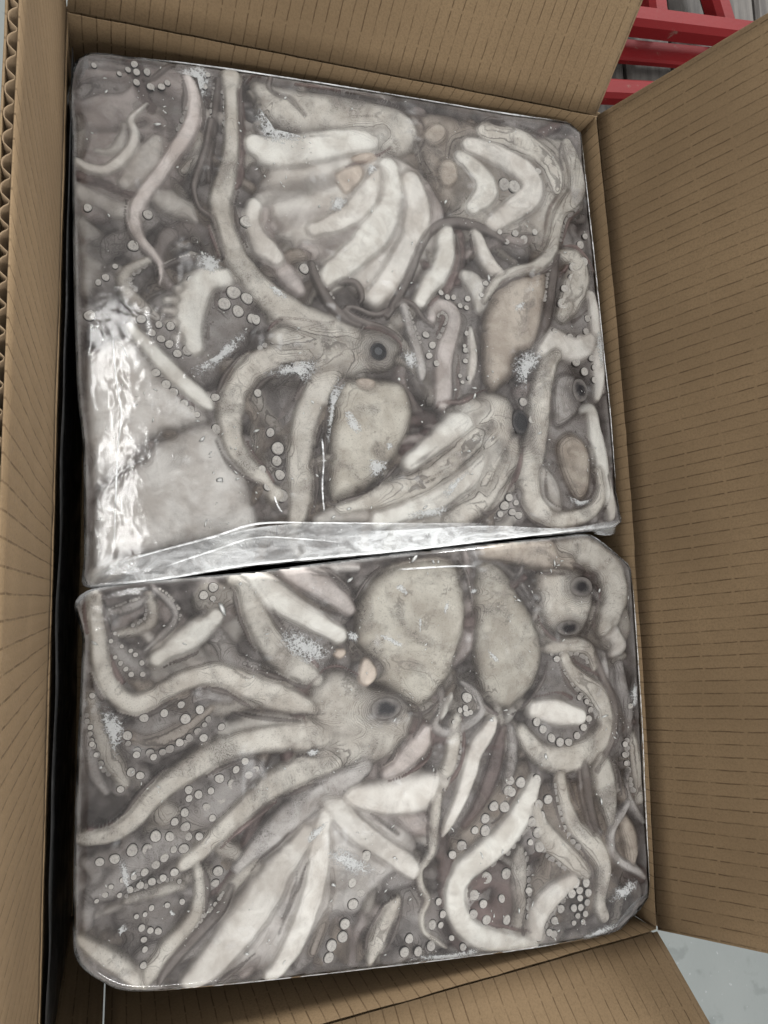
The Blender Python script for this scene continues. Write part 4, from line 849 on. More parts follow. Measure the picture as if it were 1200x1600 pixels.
LOW = {
 'outline': [(-219.7,139.9),(-109.9,149.1),(8.4,160.7),(123.3,169.8),(174.2,173.7),(188.1,167.0),(215.1,146.6),(217.4,133.8),(216.9,54.7),(213.7,-50.4),(212.2,-122.6),(207.4,-131.8),(183.0,-146.1),(166.4,-149.3),(79.0,-143.7),(-24.1,-133.7),(-114.7,-124.1),(-187.2,-114.9),(-204.3,-108.2),(-220.2,-95.5),(-225.4,-86.9),(-226.9,-71.7),(-226.2,8.4),(-224.1,67.4),(-222.5,107.8)],
 'arms': [
  ('b',0.5,'',[(-216.5,135.6,4.0),(-215.7,123.9,4.4),(-213.7,111.4,4.8),(-212.0,93.6,5.2),(-207.7,79.0,5.6),(-199.1,68.1,6.0),(-189.6,63.9,6.5),(-175.1,69.7,6.6),(-158.6,77.2,6.7),(-141.7,80.2,7.3),(-125.7,75.5,7.8),(-110.4,66.8,8.8),(-93.4,59.7,9.0),(-78.8,54.0,6.4),(-70.5,50.1,4.6)]),
  ('i',0.6,'',[(-176.7,92.4,5.1),(-171.7,96.3,6.0),(-163.5,100.9,7.9),(-153.3,107.2,8.5),(-143.0,114.0,7.1),(-137.8,119.0,5.4)]),
  ('b',1.2,'L',[(-182.3,135.1,2.5),(-179.5,125.2,3.8),(-182.3,116.0,4.2),(-192.8,111.5,3.7),(-202.3,110.8,2.0)]),
  ('g',1.2,'L',[(-207.9,124.4,2.0),(-199.2,126.1,3.3),(-190.4,129.1,3.3),(-183.9,133.9,1.7)]),
  ('g',1.0,'R',[(-179.0,139.3,1.7),(-170.8,132.6,2.5),(-164.6,122.8,2.5),(-166.7,115.2,2.5),(-175.0,107.1,2.5),(-184.8,98.4,1.2)]),
  ('g',1.3,'',[(-205.1,106.8,3.2),(-199.1,96.1,7.3),(-193.2,87.3,7.3),(-185.2,82.6,4.1)]),
  ('n',1.4,'R',[(-195.1,44.4,3.2),(-185.2,38.9,6.1),(-172.8,39.6,7.8),(-159.6,44.9,7.1),(-148.3,52.2,5.1),(-141.9,56.7,2.6)]),
  ('g',2.2,'',[(-171.1,62.7,3.3),(-158.7,61.6,5.9),(-141.8,64.3,6.0),(-129.0,61.1,3.5)]),
  ('b',1.4,'L',[(-218.4,71.0,3.1),(-215.7,60.6,4.7),(-212.2,47.4,5.5),(-206.7,33.2,6.3),(-200.9,22.5,5.5),(-196.6,14.0,2.8)]),
  ('g',2,'',[(-220.1,47.1,3.1),(-218.2,34.9,3.9),(-214.3,20.6,3.9),(-208.5,10.0,2.3)]),
  ('b',0.4,'',[(-37.5,32.5,8.5),(-56.8,30.9,10.2),(-80.3,32.9,10.4),(-103.0,32.7,8.8),(-120.7,32.0,8.6),(-138.0,27.5,8.1),(-154.9,19.0,7.5),(-169.2,10.5,6.9),(-181.3,1.2,6.4),(-193.1,-10.4,5.5),(-204.6,-16.2,4.7),(-217.1,-17.0,4.2),(-224.9,-15.1,4.4)]),
  ('b',0.5,'',[(-42.8,18.6,9.3),(-62.1,12.8,9.6),(-80.9,8.0,9.0),(-99.2,1.7,8.8),(-112.6,-6.8,7.8),(-125.7,-15.9,6.8),(-138.6,-26.0,6.3),(-150.4,-36.1,5.7),(-160.2,-41.7,4.3)]),
  ('g',0.7,'',[(-33.4,7.2,7.5),(-48.3,-2.1,9.2),(-67.5,-11.5,10.4),(-86.2,-21.9,9.7),(-103.4,-33.4,8.6),(-114.9,-41.2,6.4),(-125.4,-49.9,3.4)]),
  ('g',1.4,'',[(-112.3,12.2,6.9),(-132.0,-0.9,11.0),(-155.1,-17.5,12.3),(-179.4,-31.9,11.9),(-196.9,-44.7,10.1),(-213.9,-51.4,7.6)]),
  ('b',1.2,'',[(-114.2,-47.2,3.4),(-122.9,-55.2,5.0),(-131.5,-63.1,4.6),(-137.0,-68.2,2.1)]),
  ('b',1.0,'L',[(-161.9,-55.8,3.2),(-170.7,-55.5,5.2),(-181.4,-56.4,5.1),(-191.9,-57.6,4.3),(-196.8,-59.1,1.9)]),
  ('b',0.8,'R',[(-152.5,-42.2,2.0),(-150.9,-51.3,3.3),(-150.6,-61.4,3.7),(-153.1,-74.1,4.5),(-162.1,-84.6,5.2),(-172.9,-93.8,5.9),(-181.1,-103.7,5.4),(-185.7,-111.1,2.7)]),
  ('b',0.9,'',[(-224.0,-75.3,2.6),(-218.1,-80.9,4.1),(-209.2,-88.7,5.3),(-199.4,-97.2,5.7),(-189.9,-106.8,4.6),(-184.9,-113.2,1.9)]),
  ('d',0.9,'L',[(-129.8,-61.4,2.5),(-137.1,-73.0,4.1),(-148.3,-83.7,4.5),(-159.8,-93.3,4.4),(-170.9,-103.9,3.5),(-175.7,-111.7,1.6)]),
  ('g',2.2,'',[(-221.4,-31.0,3.8),(-213.9,-39.9,5.3),(-217.5,-58.4,6.1),(-219.3,-69.4,3.8)]),
  ('i',0.35,'',[(-76.5,-35.3,8.8),(-84.4,-43.9,8.7),(-95.9,-56.4,11.9),(-107.2,-71.1,13.6),(-119.1,-85.3,13.4),(-133.2,-98.6,12.2),(-145.7,-108.7,9.3),(-155.1,-115.8,7.9)]),
  ('i',0.35,'',[(-63.2,-24.3,7.0),(-67.3,-35.8,9.4),(-68.7,-52.4,10.3),(-72.9,-72.1,10.2),(-79.2,-87.8,10.1),(-88.6,-104.7,9.0),(-98.6,-118.2,5.6),(-103.9,-123.1,6.0)]),
  ('i',0.35,'',[(-63.9,-14.2,6.5),(-55.1,-20.6,9.5),(-41.7,-35.7,10.6),(-23.3,-51.2,10.3),(-7.0,-63.6,8.9),(2.2,-72.2,6.8)]),
  ('i',0.5,'',[(-42.5,-14.0,7.9),(-35.3,-16.3,9.2),(-18.6,-19.4,12.5),(1.0,-19.7,13.3),(19.3,-16.1,10.3),(26.9,-12.4,8.5)]),
  ('p',1.6,'',[(-32.4,-30.9,3.7),(-10.3,-34.9,7.6),(7.2,-41.0,8.7),(15.7,-46.8,3.9)]),
  ('p',0.9,'',[(-15.9,-1.2,4.3),(-7.7,1.9,5.8),(2.8,9.9,8.8),(12.5,18.1,8.4),(17.1,26.1,4.5)]),
  ('p',2.0,'',[(-89.6,-73.4,4.3),(-96.5,-84.6,6.0),(-105.6,-99.3,6.8),(-116.6,-113.2,5.8),(-123.1,-119.9,2.5)]),
  ('g',2.2,'',[(-47.7,-54.9,6.4),(-52.9,-71.3,10.8),(-62.8,-90.8,11.5),(-74.8,-109.5,9.6),(-84.1,-122.0,5.2)]),
  ('n',1.4,'',[(-59.6,-61.6,3.6),(-60.2,-78.6,5.4),(-67.7,-98.3,6.2),(-74.9,-113.6,4.4)]),
  ('b',0.9,'',[(-10.6,-89.5,1.9),(-15.3,-96.1,5.1),(-22.1,-107.0,6.9),(-29.4,-119.8,5.9),(-33.5,-128.3,2.3)]),
  ('b',0.6,'R',[(43.2,33.9,3.1),(40.3,19.9,6.1),(36.1,1.4,6.5),(28.0,-11.7,5.0),(23.6,-25.0,3.9),(20.5,-44.3,3.9),(17.7,-60.8,2.9),(7.8,-72.7,2.4),(7.8,-84.3,2.4),(12.4,-94.5,2.4),(7.3,-105.1,2.4),(8.4,-115.9,1.9),(17.7,-123.9,1.9),(26.1,-131.3,1.0)]),
  ('i',0.5,'',[(73.9,27.1,4.2),(68.9,19.3,6.8),(58.2,7.5,7.7),(51.2,-9.8,7.1),(42.6,-27.6,6.0),(32.2,-43.7,4.0),(27.0,-50.8,1.5)]),
  ('r',1.5,'',[(83.7,20.2,4.2),(79.0,8.5,7.4),(71.5,-12.3,8.3),(58.0,-35.3,7.1),(46.4,-46.7,4.0)]),
  ('g',1.0,'',[(89.4,19.7,3.7),(90.1,2.5,5.8),(87.4,-11.8,5.3),(80.9,-25.5,2.6)]),
  ('i',0.35,'R',[(107.4,-24.5,6.6),(103.4,-32.3,8.2),(93.7,-46.9,9.8),(78.6,-60.9,10.2),(59.1,-71.9,10.0),(44.1,-79.6,9.3),(35.0,-90.8,8.6),(35.7,-106.8,8.6),(44.4,-121.9,8.1),(61.0,-132.0,8.2),(82.1,-138.8,7.3),(98.6,-143.5,6.3)]),
  ('r',1.4,'',[(52.0,-91.5,6.0),(71.4,-87.9,10.2),(81.5,-103.6,12.3),(69.7,-115.3,10.1),(53.7,-110.1,6.0)]),
  ('b',1.2,'R',[(92.6,-72.5,3.1),(91.3,-84.1,7.8),(88.5,-100.1,9.3),(89.0,-118.9,7.2),(86.6,-130.0,3.1)]),
  ('b',0.7,'L',[(132.7,-20.8,4.7),(133.6,-32.3,6.0),(136.8,-46.1,6.6),(145.1,-64.5,8.2),(159.9,-79.1,9.4),(168.6,-94.3,8.4),(166.0,-110.2,7.2),(162.4,-124.2,6.1),(165.8,-135.1,4.7)]),
  ('b',0.9,'L',[(107.4,-42.0,4.8),(111.8,-53.8,5.9),(119.6,-68.0,9.1),(132.9,-81.7,9.7),(143.5,-92.2,8.2),(150.8,-100.3,4.9)]),
  ('i',0.8,'R',[(137.9,-102.9,7.0),(129.9,-105.9,8.3),(118.3,-111.0,10.5),(107.2,-119.9,10.9),(102.4,-130.7,8.6),(100.7,-138.8,6.7)]),
  ('d',0.6,'',[(156.0,-12.5,2.8),(157.0,-23.7,3.9),(158.5,-43.0,3.9),(162.5,-62.6,3.4),(167.4,-71.3,1.7)]),
  ('d',0.8,'',[(150.5,-19.4,1.7),(151.0,-37.0,2.2),(155.5,-57.6,2.2),(160.6,-70.8,1.7)]),
  ('b',0.8,'',[(173.0,-11.9,5.7),(174.6,-23.9,10.3),(176.3,-40.4,10.2),(177.7,-54.7,7.4),(178.8,-63.4,5.1)]),
  ('g',0.6,'',[(196.6,-50.7,2.3),(189.5,-58.4,3.4),(180.4,-67.2,4.0),(176.7,-80.7,3.9),(183.1,-94.2,4.0),(200.7,-105.6,3.4),(208.0,-111.8,1.7)]),
  ('n',1.0,'',[(192.7,-65.4,5.2),(195.5,-77.5,8.6),(196.8,-91.4,7.4),(197.3,-100.0,2.9)]),
  ('g',1,'',[(199.6,-25.3,2.3),(198.2,-40.6,2.9),(203.3,-56.7,3.5),(212.1,-68.2,3.5)]),
  ('b',1,'L',[(205.4,2.6,4.7),(207.3,-13.3,7.7),(208.6,-34.2,7.0),(209.8,-49.9,4.7)]),
  ('b',0.5,'L',[(143.9,71.5,5.4),(147.1,64.1,5.7),(156.3,53.5,8.0),(170.5,42.0,9.8),(179.7,28.7,10.4),(181.1,15.0,11.0),(173.0,2.9,10.9),(156.5,-6.0,10.7),(134.8,-8.6,10.5),(117.2,-2.6,9.2),(106.1,7.6,7.5),(99.7,17.1,5.1)]),
  ('i',0.5,'',[(112.6,32.8,7.1),(120.8,31.5,8.5),(132.7,28.9,11.6),(144.8,25.7,9.3),(154.5,23.3,7.3)]),
  ('b',0.9,'L',[(127.9,79.8,3.4),(136.6,80.8,5.7),(150.9,81.5,6.9),(166.4,77.4,7.0),(171.9,66.5,5.2),(171.4,60.2,1.7)]),
  ('d',0.7,'',[(173.7,72.7,2.3),(176.7,61.9,3.5),(182.1,49.4,4.1),(187.9,34.8,4.1),(189.0,17.4,4.1),(183.6,-0.3,3.5),(174.9,-12.2,2.9),(167.8,-21.5,1.7)]),
  ('g',0.9,'',[(182.0,72.1,2.4),(183.6,59.9,3.5),(184.5,47.7,2.3)]),
  ('b',0.8,'',[(147.4,158.9,8.2),(172.9,158.4,11.9),(194.6,142.7,13.3),(200.0,120.7,12.1),(191.1,102.1,10.8),(183.7,91.7,6.5)]),
  ('i',1,'',[(183.5,89.1,4.7),(194.6,88.5,7.8),(199.0,78.5,8.4),(191.8,71.5,3.6)]),
  ('g',1.6,'',[(197.5,61.5,5.9),(198.9,40.1,8.3),(203.6,18.6,7.1),(202.2,3.0,3.5)]),
  ('n',0.9,'',[(75.0,160.1,6.5),(98.6,161.8,10.0),(128.6,157.6,11.5),(153.2,151.8,8.2)]),
  ('i',0.6,'',[(-121.1,149.4,6.7),(-111.8,143.3,8.9),(-96.5,131.4,11.1),(-78.1,119.3,10.2),(-60.3,108.3,7.8),(-49.9,101.3,7.1)]),
  ('p',0.8,'',[(-91.4,152.3,4.6),(-81.2,147.0,8.4),(-63.3,137.1,9.5),(-49.0,127.3,8.1),(-40.9,119.5,4.8)]),
  ('p',1.4,'',[(-105.4,143.5,2.7),(-87.2,131.5,3.2),(-68.6,119.3,3.3),(-49.6,109.1,1.9)]),
  ('b',0.5,'',[(-125.6,144.1,4.7),(-119.0,140.8,5.8),(-112.1,125.3,8.1),(-103.8,107.0,9.0),(-92.3,90.7,9.5),(-79.1,78.6,8.2),(-66.6,70.4,4.9)]),
  ('g',1.0,'',[(-33.4,149.5,2.4),(-48.3,149.8,3.9),(-63.0,147.9,4.3),(-72.6,148.6,2.4)]),
  ('g',0.5,'L',[(47.9,59.5,1.6),(54.8,55.1,2.6),(61.7,48.2,2.6),(64.9,36.7,3.1),(53.9,28.1,4.1),(35.0,22.8,4.0),(24.6,28.1,3.5),(27.1,35.4,2.0)]),
  ('i',1,'L',[(30.3,35.1,2.5),(33.9,41.5,4.1),(37.9,46.4,3.1),(39.7,50.5,1.5)]),
  ('g',2,'',[(-145.5,120.6,3.5),(-135.0,102.6,7.8),(-126.4,89.0,7.0),(-111.0,81.4,4.4)]),
  ('d',1.0,'',[(-80.0,42.1,0.9),(-93.7,44.4,1.3),(-109.4,47.6,1.3),(-124.8,52.1,0.9)]),
 ],
 'mantles': [
  ('o',0.3,13,[(-40.0,101.7),(-38.0,117.9),(-28.8,136.5),(-13.0,150.4),(8.3,158.2),(35.5,160.2),(51.7,151.4),(59.0,131.0),(59.3,106.0),(53.8,86.5),(42.6,62.9),(31.0,49.4),(13.5,39.1),(-1.8,45.2),(-14.1,57.9),(-25.4,64.4),(-22.1,72.5),(-30.7,82.5),(-39.3,92.3)]),
  ('b',0.35,10,[(-73.9,62.9),(-57.8,77.5),(-40.9,73.9),(-26.5,62.7),(-1.3,56.9),(11.5,40.7),(8.8,26.9),(-7.4,10.1),(-23.7,2.9),(-43.4,-0.5),(-62.3,8.4),(-71.1,27.1),(-76.2,45.3)]),
  ('o',0.45,12,[(61.3,141.0),(72.5,157.0),(92.0,151.5),(108.1,125.2),(122.3,102.8),(127.1,76.8),(121.4,56.8),(106.0,40.4),(90.2,31.4),(73.3,35.9),(60.9,54.1),(57.9,81.3),(57.9,111.1)]),
  ('b',0.45,10,[(119.8,136.7),(134.2,149.5),(153.0,149.1),(175.1,136.7),(178.6,116.1),(168.9,92.5),(149.2,83.7),(131.2,91.0),(121.9,107.0)]),
  ('c',0.3,4,[(-54.2,87.7),(-51.1,91.7),(-45.3,90.8),(-43.9,87.1),(-48.5,83.7),(-52.8,84.9)]),
  ('c',0.2,6,[(-36.0,73.6),(-31.7,83.5),(-25.7,83.1),(-20.0,74.2),(-21.3,66.9),(-28.0,61.9),(-35.3,65.2)]),
  ('w',1.05,7,[(-81.4,-11.0),(-38.9,-10.0),(0.0,-30.9),(6.2,-63.5),(-22.2,-85.3),(-51.4,-97.2),(-84.0,-115.9),(-114.6,-121.7),(-143.7,-113.5),(-113.7,-69.1)]),
  ('g',2.4,7,[(-118.9,146.2),(-43.4,148.8),(-34.6,115.4),(-55.5,75.0),(-79.3,72.3),(-110.7,101.2)]),
  ('g',2.6,6,[(23.7,31.0),(90.1,29.4),(87.0,-19.0),(51.3,-56.8),(24.6,-57.3),(15.8,-24.0)]),
  ('n',2.4,6,[(103.5,-30.8),(146.0,-21.4),(181.6,-46.1),(203.0,-94.9),(167.8,-133.5),(107.7,-136.5),(92.7,-105.6),(112.4,-70.8)]),
  ('g',2.4,6,[(123.2,82.2),(186.3,83.6),(208.8,39.3),(197.0,-17.3),(146.4,-16.4),(105.8,3.2),(108.8,47.7)]),
  ('g',2.1,6,[(121.9,-101.2),(140.1,-97.0),(157.4,-109.7),(152.6,-130.7),(136.6,-143.0),(122.4,-134.6),(119.6,-117.4)]),
  ('n',2.2,6,[(24.4,-61.8),(52.6,-33.6),(87.6,-9.4),(105.1,-6.6),(106.7,-26.4),(79.2,-51.5),(39.6,-73.4)]),
  ('g',2.2,6,[(-7.1,-79.1),(28.0,-94.1),(31.3,-130.6),(-4.4,-132.1),(-18.4,-112.0)]),
  ('g',2.2,6,[(-198.8,-34.7),(-163.5,-48.4),(-155.5,-69.7),(-175.6,-89.4),(-194.9,-93.2),(-206.3,-64.2)]),
  ('g',2.2,6,[(-195.1,52.6),(-141.8,68.6),(-137.8,42.7),(-171.2,25.5),(-199.0,28.7)]),
 ],
 'eyes': [(-15.1,45.0,12.6,8.2,'m'),(164.1,129.0,11.7,8.8,'m'),(148.9,95.7,11.5,6.3,'m')],
 'suckers': [(-203.1,110.8,1.5),(-205.7,106.1,1.6),(-199.1,102.3,1.5),(-193.5,99.1,1.6),(-190.5,96.2,1.8),(-203.1,95.4,1.5),(-199.8,91.3,1.8),(-196.5,87.3,1.8),(-193.2,83.6,2.0),(-186.5,90.6,1.9),(-185.9,83.1,1.9),(-142.8,142.0,3.5),(-146.1,133.8,3.2),(-139.7,131.3,2.3),(-158.8,51.5,3.5),(-149.3,56.9,3.1),(-195.5,44.5,3.2),(-162.6,36.5,2.8),(-189.8,31.7,2.4),(-185.2,54.6,3.0),(-172.4,56.6,2.7),(-161.5,61.1,2.5),(-179.2,29.1,2.4),(-147.0,38.0,2.8),(-135.0,43.8,2.6),(-221.1,88.7,1.8),(-218.4,72.3,2.1),(-219.5,52.3,1.8),(-216.9,41.4,1.8),(-214.4,34.5,1.7),(-136.8,10.0,3.2),(-128.0,5.3,3.5),(-125.6,14.6,2.6),(-117.0,10.0,2.9),(-142.5,2.7,2.5),(-150.6,1.4,2.9),(-157.0,5.3,2.8),(-156.8,-0.2,2.5),(-135.8,-3.3,3.2),(-145.4,-7.5,2.8),(-159.6,-9.0,2.9),(-166.0,-13.9,2.7),(-159.2,-18.2,3.1),(-157.2,-24.6,2.5),(-150.4,-25.4,2.7),(-141.7,-15.0,2.5),(-178.0,-21.2,3.7),(-169.1,-22.8,3.2),(-166.8,-31.2,2.4),(-160.4,-31.9,3.3),(-182.9,-28.9,3.7),(-192.4,-27.8,3.7),(-172.5,-35.6,2.9),(-178.1,-39.1,2.7),(-203.0,-31.4,3.2),(-211.8,-31.9,2.8),(-184.9,-42.4,2.6),(-180.3,-49.1,2.6),(-173.5,-47.8,2.4),(-166.4,-45.5,2.7),(-187.5,-50.0,2.4),(-193.7,-51.7,2.3),(-191.5,-44.1,2.0),(-198.2,-45.1,1.9),(-208.6,-52.3,1.9),(-213.5,-55.0,1.5),(-180.7,-65.1,2.0),(-170.9,-65.2,1.9),(-186.6,-76.3,2.3),(-181.4,-78.6,2.1),(-176.6,-80.1,2.4),(-185.3,-83.6,2.1),(-184.7,-89.5,1.9),(-185.7,-98.9,2.3),(-193.1,21.0,2.9),(-187.5,18.2,2.7),(-199.6,11.1,2.4),(-138.2,-49.9,3.5),(-140.4,-57.0,2.8),(-161.6,-64.6,2.1),(-189.8,-68.6,1.6),(-184.6,-68.3,1.6),(-200.0,-53.9,1.7),(-205.1,-47.8,1.7),(-119.4,19.5,2.6),(-112.3,13.0,2.6),(-34.1,-56.3,3.8),(-45.4,-72.6,3.3),(-39.0,-80.9,3.0),(-45.1,-87.4,3.8),(-51.5,-99.3,3.7),(-53.3,-107.7,3.7),(-61.5,-111.7,4.0),(-63.7,-119.3,3.7),(-3.5,-118.6,3.4),(13.4,-127.0,3.6),(-7.7,-130.0,3.7),(3.1,-131.5,3.4),(39.1,-132.9,2.8),(84.6,-26.8,4.4),(70.8,-36.4,3.8),(80.1,-38.1,4.5),(62.9,-44.4,3.7),(62.4,-53.3,4.2),(53.4,-51.6,3.0),(42.0,-61.5,4.0),(33.8,-66.3,3.3),(61.3,-87.7,4.7),(49.9,-98.0,4.6),(57.5,-105.5,3.3),(49.1,-111.5,3.6),(59.6,-117.3,3.7),(73.5,-104.5,3.0),(76.8,-120.5,3.7),(78.8,-87.6,4.3),(23.9,-106.8,2.7),(15.0,-112.6,3.5),(21.8,-113.9,2.4),(20.9,-97.4,2.6),(29.9,-124.4,2.3),(95.4,-21.7,4.4),(119.6,-37.8,4.0),(111.0,-40.4,4.1),(111.9,-49.5,4.1),(103.5,-52.9,3.9),(108.6,-61.4,4.4),(109.4,-72.3,4.4),(101.0,-67.5,2.6),(110.0,-21.1,3.9),(97.3,-102.8,2.9),(140.2,-104.3,4.0),(150.0,-106.0,3.3),(136.0,-111.9,3.6),(143.7,-110.9,3.3),(151.5,-114.0,3.1),(143.2,-116.4,2.7),(150.3,-121.4,2.9),(137.1,-123.0,2.9),(143.5,-123.7,2.7),(147.7,-129.3,2.5),(140.6,-129.6,2.5),(144.8,-134.8,2.2),(136.3,-134.0,2.1),(125.3,-121.7,3.2),(118.9,-129.2,3.2),(113.5,-136.8,3.0),(119.6,-141.4,3.2),(107.3,-142.6,3.5),(87.0,-27.9,3.8),(86.0,-18.9,3.9),(52.2,47.5,4.1),(50.3,39.7,2.6),(51.0,35.6,2.6),(45.6,38.5,2.2),(54.7,36.0,2.1),(39.8,30.3,1.9),(113.1,23.1,3.6),(118.6,16.7,3.6),(126.0,9.3,3.7),(133.8,5.1,3.7),(141.9,4.2,3.3),(150.4,8.4,3.2),(157.1,14.5,3.2),(162.9,20.8,3.0),(165.5,27.4,2.7),(161.9,34.6,2.5),(154.9,38.7,2.3),(197.2,-3.4,2.7),(196.4,-12.0,2.7),(196.9,-19.0,2.3),(205.5,27.2,2.4),(210.2,30.3,2.0),(142.8,70.6,3.0),(135.6,71.1,3.0)],
 'frost': [
  [(-96.1,104.8),(-78.4,106.5),(-60.6,96.8),(-55.2,86.4),(-64.9,80.3),(-85.9,86.2)],
  [(-42.4,104.1),(-35.1,101.4),(-36.3,94.5),(-42.6,97.2)],
  [(-21.0,100.6),(-12.4,99.2),(0.2,92.2),(3.8,89.6),(-2.5,88.6),(-15.1,95.5)],
  [(-5.8,135.7),(2.1,136.9),(7.0,128.0),(2.8,128.1)],
  [(14.3,113.1),(16.8,110.6),(15.2,98.5),(13.2,101.1)],
  [(34.3,114.6),(39.2,124.3),(40.6,119.3),(36.9,111.1)],
  [(71.7,84.4),(82.5,73.7),(80.0,70.9),(73.0,77.8)],
  [(60.2,131.0),(66.4,130.8),(62.7,125.9),(59.4,127.0)],
  [(-200.7,-30.4),(-195.0,-35.3),(-193.0,-49.3),(-194.9,-54.8),(-198.8,-44.4)],
  [(-200.6,-72.2),(-196.8,-71.0),(-194.9,-74.8),(-198.7,-77.2),(-200.6,-79.8)],
  [(-170.4,-67.0),(-166.8,-69.6),(-165.6,-71.8),(-169.2,-71.9)],
  [(-212.6,62.4),(-199.0,57.0),(-197.1,44.6),(-202.9,33.2),(-208.7,45.9)],
  [(-77.4,-35.2),(-60.9,-26.8),(-65.8,-34.8),(-77.6,-41.6)],
  [(-66.2,-47.6),(-49.8,-48.0),(-26.4,-67.0),(-41.0,-69.0),(-59.5,-57.3)],
  [(-4.3,-130.0),(25.9,-133.9),(57.6,-135.8),(46.5,-141.2),(0.4,-135.3)],
  [(-75.9,22.3),(-68.0,22.3),(-66.7,18.6),(-74.2,17.7)],
  [(172.3,-117.2),(191.9,-110.6),(201.2,-114.7),(190.8,-122.9),(174.7,-125.0)],
  [(136.3,-146.7),(173.5,-139.4),(176.2,-144.8),(154.3,-147.9)],
  [(205.5,39.6),(213.1,49.7),(213.6,33.6),(207.3,23.5)],
 ],
}

def crink_top(x, y):
    # loose wet wrap over the pale mantle in the near left corner, tight elsewhere
    d = math.hypot((x--0.1354)/0.075, (y--0.1319)/0.115); return 0.06*max(0.0, min(1.0, 1.35-d))+0.07+0.25*max(0.0, nz(x*22, y*22, 4.0)-0.15)
def crink_low(x, y):
    d = math.hypot((x--0.1412)/0.06, (y-0.1292)/0.03); return 0.07+0.10*max(0.0, min(1.0, 1.3-d))+0.25*max(0.0, nz(x*22, y*22, 7.0)-0.15)
bt, wt = build_block('frozen_octopus_block', (-0.0222, 0.1638, 0.2665), TOP, 'wrapped frozen octopus block at the far end, its folded wrap overlapping the other block', crink_top)
bl, wl = build_block('frozen_octopus_block', (0.0170, -0.1953, 0.2675), LOW, 'wrapped frozen octopus block at the near end with two large mantles and white arms', crink_low)
film_sheet('wrap_fold', ([(-179.8, -211.2, -3), (-164.1, -201.5, 1), (-139.7, -194.6, 2), (-101.4, -184.5, 2.5), (-70.4, -175.6, 2.5)], [(-181.3, -217.0, -4), (-156.1, -215.7, -1), (-131.5, -213.1, 0), (-97.3, -208.7, 0.5), (-65.8, -204.1, 0.5)]), M['fold'], wt, 0.0008, amp=0.0005, seed=1)
film_sheet('wrap_fold', ([(-114.4, -190.6, 2), (-71.3, -179.3, 3), (-22.6, -175.8, 3), (49.0, -176.0, 3), (116.0, -176.2, 2.4)], [(-123.1, -211.6, 0), (-70.4, -204.9, 0.3), (-13.5, -201.0, 0.3), (53.5, -195.9, 0.3), (121.1, -189.7, 0.2)]), M['fold'], wt, 0.0012, amp=0.0005, seed=5)
film_sheet('wrap_fold', ([(-13.0, -182.5, 1.5), (48.8, -181.0, 1.5), (115.9, -178.3, 1.5), (188.7, -180.7, 1.2), (243.0, -173.2, 0.8)], [(-13.5, -201.5, -0.5), (53.5, -196.4, -0.5), (121.1, -189.7, -0.5), (188.4, -184.0, -0.5), (245.2, -178.8, -1.5)]), M['frosty_fold'], wt, 0.0016, amp=0.0006, seed=13)
film_sheet('wrap_fold', ([(-168.1, -203.5, 2), (-139.7, -195.1, 2.5), (-101.4, -185.0, 3), (-69.9, -175.6, 3), (-22.6, -175.3, 3), (38.4, -176.0, 3)], [(-168.1, -204.4, 2), (-139.7, -195.9, 2.5), (-101.4, -186.3, 3), (-69.9, -177.0, 3), (-22.6, -176.2, 3), (38.3, -176.9, 3)]), M['crease_glint'], wt, 0.0018, amp=0.0002, seed=21)
film_sheet('wrap_fold', ([(-135.6, -205.6, 2), (-101.5, -194.4, 2.5), (-71.0, -185.7, 3), (-37.4, -187.0, 3), (-3.3, -190.2, 2.4)], [(-135.6, -206.4, 2), (-101.5, -195.7, 2.5), (-71.0, -186.6, 3), (-37.4, -187.9, 3), (-3.3, -191.2, 2.4)]), M['crease_glint'], wt, 0.0022, amp=0.0002, seed=22)
film_sheet('wrap_fold', ([(-179.8, -215.8, -1), (-131.5, -212.2, 1), (-70.4, -204.0, 1), (48.2, -195.3, 1), (139.0, -187.3, 1), (244.1, -176.6, 1)], [(-179.8, -217.1, -1), (-131.5, -213.5, 1), (-70.4, -205.4, 1), (48.1, -196.8, 1), (138.9, -188.3, 1), (243.9, -178.2, 1)]), M['crease_glint'], wt, 0.0014, amp=0.0002, seed=23)
film_sheet('wrap_crease_glint', ([(-20.4, -110.2, 0), (-19.4, -128.7, 0), (-20.9, -148.0, 0), (-20.0, -168.2, 0)], [(-19.2, -110.1, 0), (-18.2, -128.6, 0), (-19.8, -148.0, 0), (-18.9, -168.1, 0)]), M['crease_glint'], wt, 0.0012, amp=0.0003, seed=502, nu=40, nv=3)  # thin white strips: glare along film fold lines put into the colour
film_sheet('wrap_crease_glint', ([(-57.1, -155.6, 0), (-54.9, -162.6, 0), (-51.3, -168.2, 0)], [(-56.0, -155.6, 0), (-53.8, -162.6, 0), (-50.1, -168.2, 0)]), M['crease_glint'], wt, 0.0012, amp=0.0003, seed=428, nu=40, nv=3)
film_sheet('wrap_crease_glint', ([(-166.8, -36.6, 0), (-165.9, -61.5, 0), (-163.4, -83.9, 0), (-160.8, -101.6, 0), (-163.2, -123.9, 0), (-164.3, -154.6, 0), (-165.4, -193.4, 0)], [(-165.8, -36.5, 0), (-164.9, -61.5, 0), (-162.4, -83.8, 0), (-159.9, -101.6, 0), (-162.3, -123.9, 0), (-163.4, -154.6, 0), (-164.5, -193.4, 0)]), M['crease_glint'], wt, 0.0012, amp=0.0003, seed=176, nu=40, nv=3)
film_sheet('wrap_crease_glint', ([(-156.8, -60.8, 0), (-161.0, -52.0, 0), (-165.9, -50.2, 0)], [(-155.8, -60.7, 0), (-160.0, -52.0, 0), (-164.9, -50.1, 0)]), M['crease_glint'], wt, 0.0012, amp=0.0003, seed=200, nu=40, nv=3)
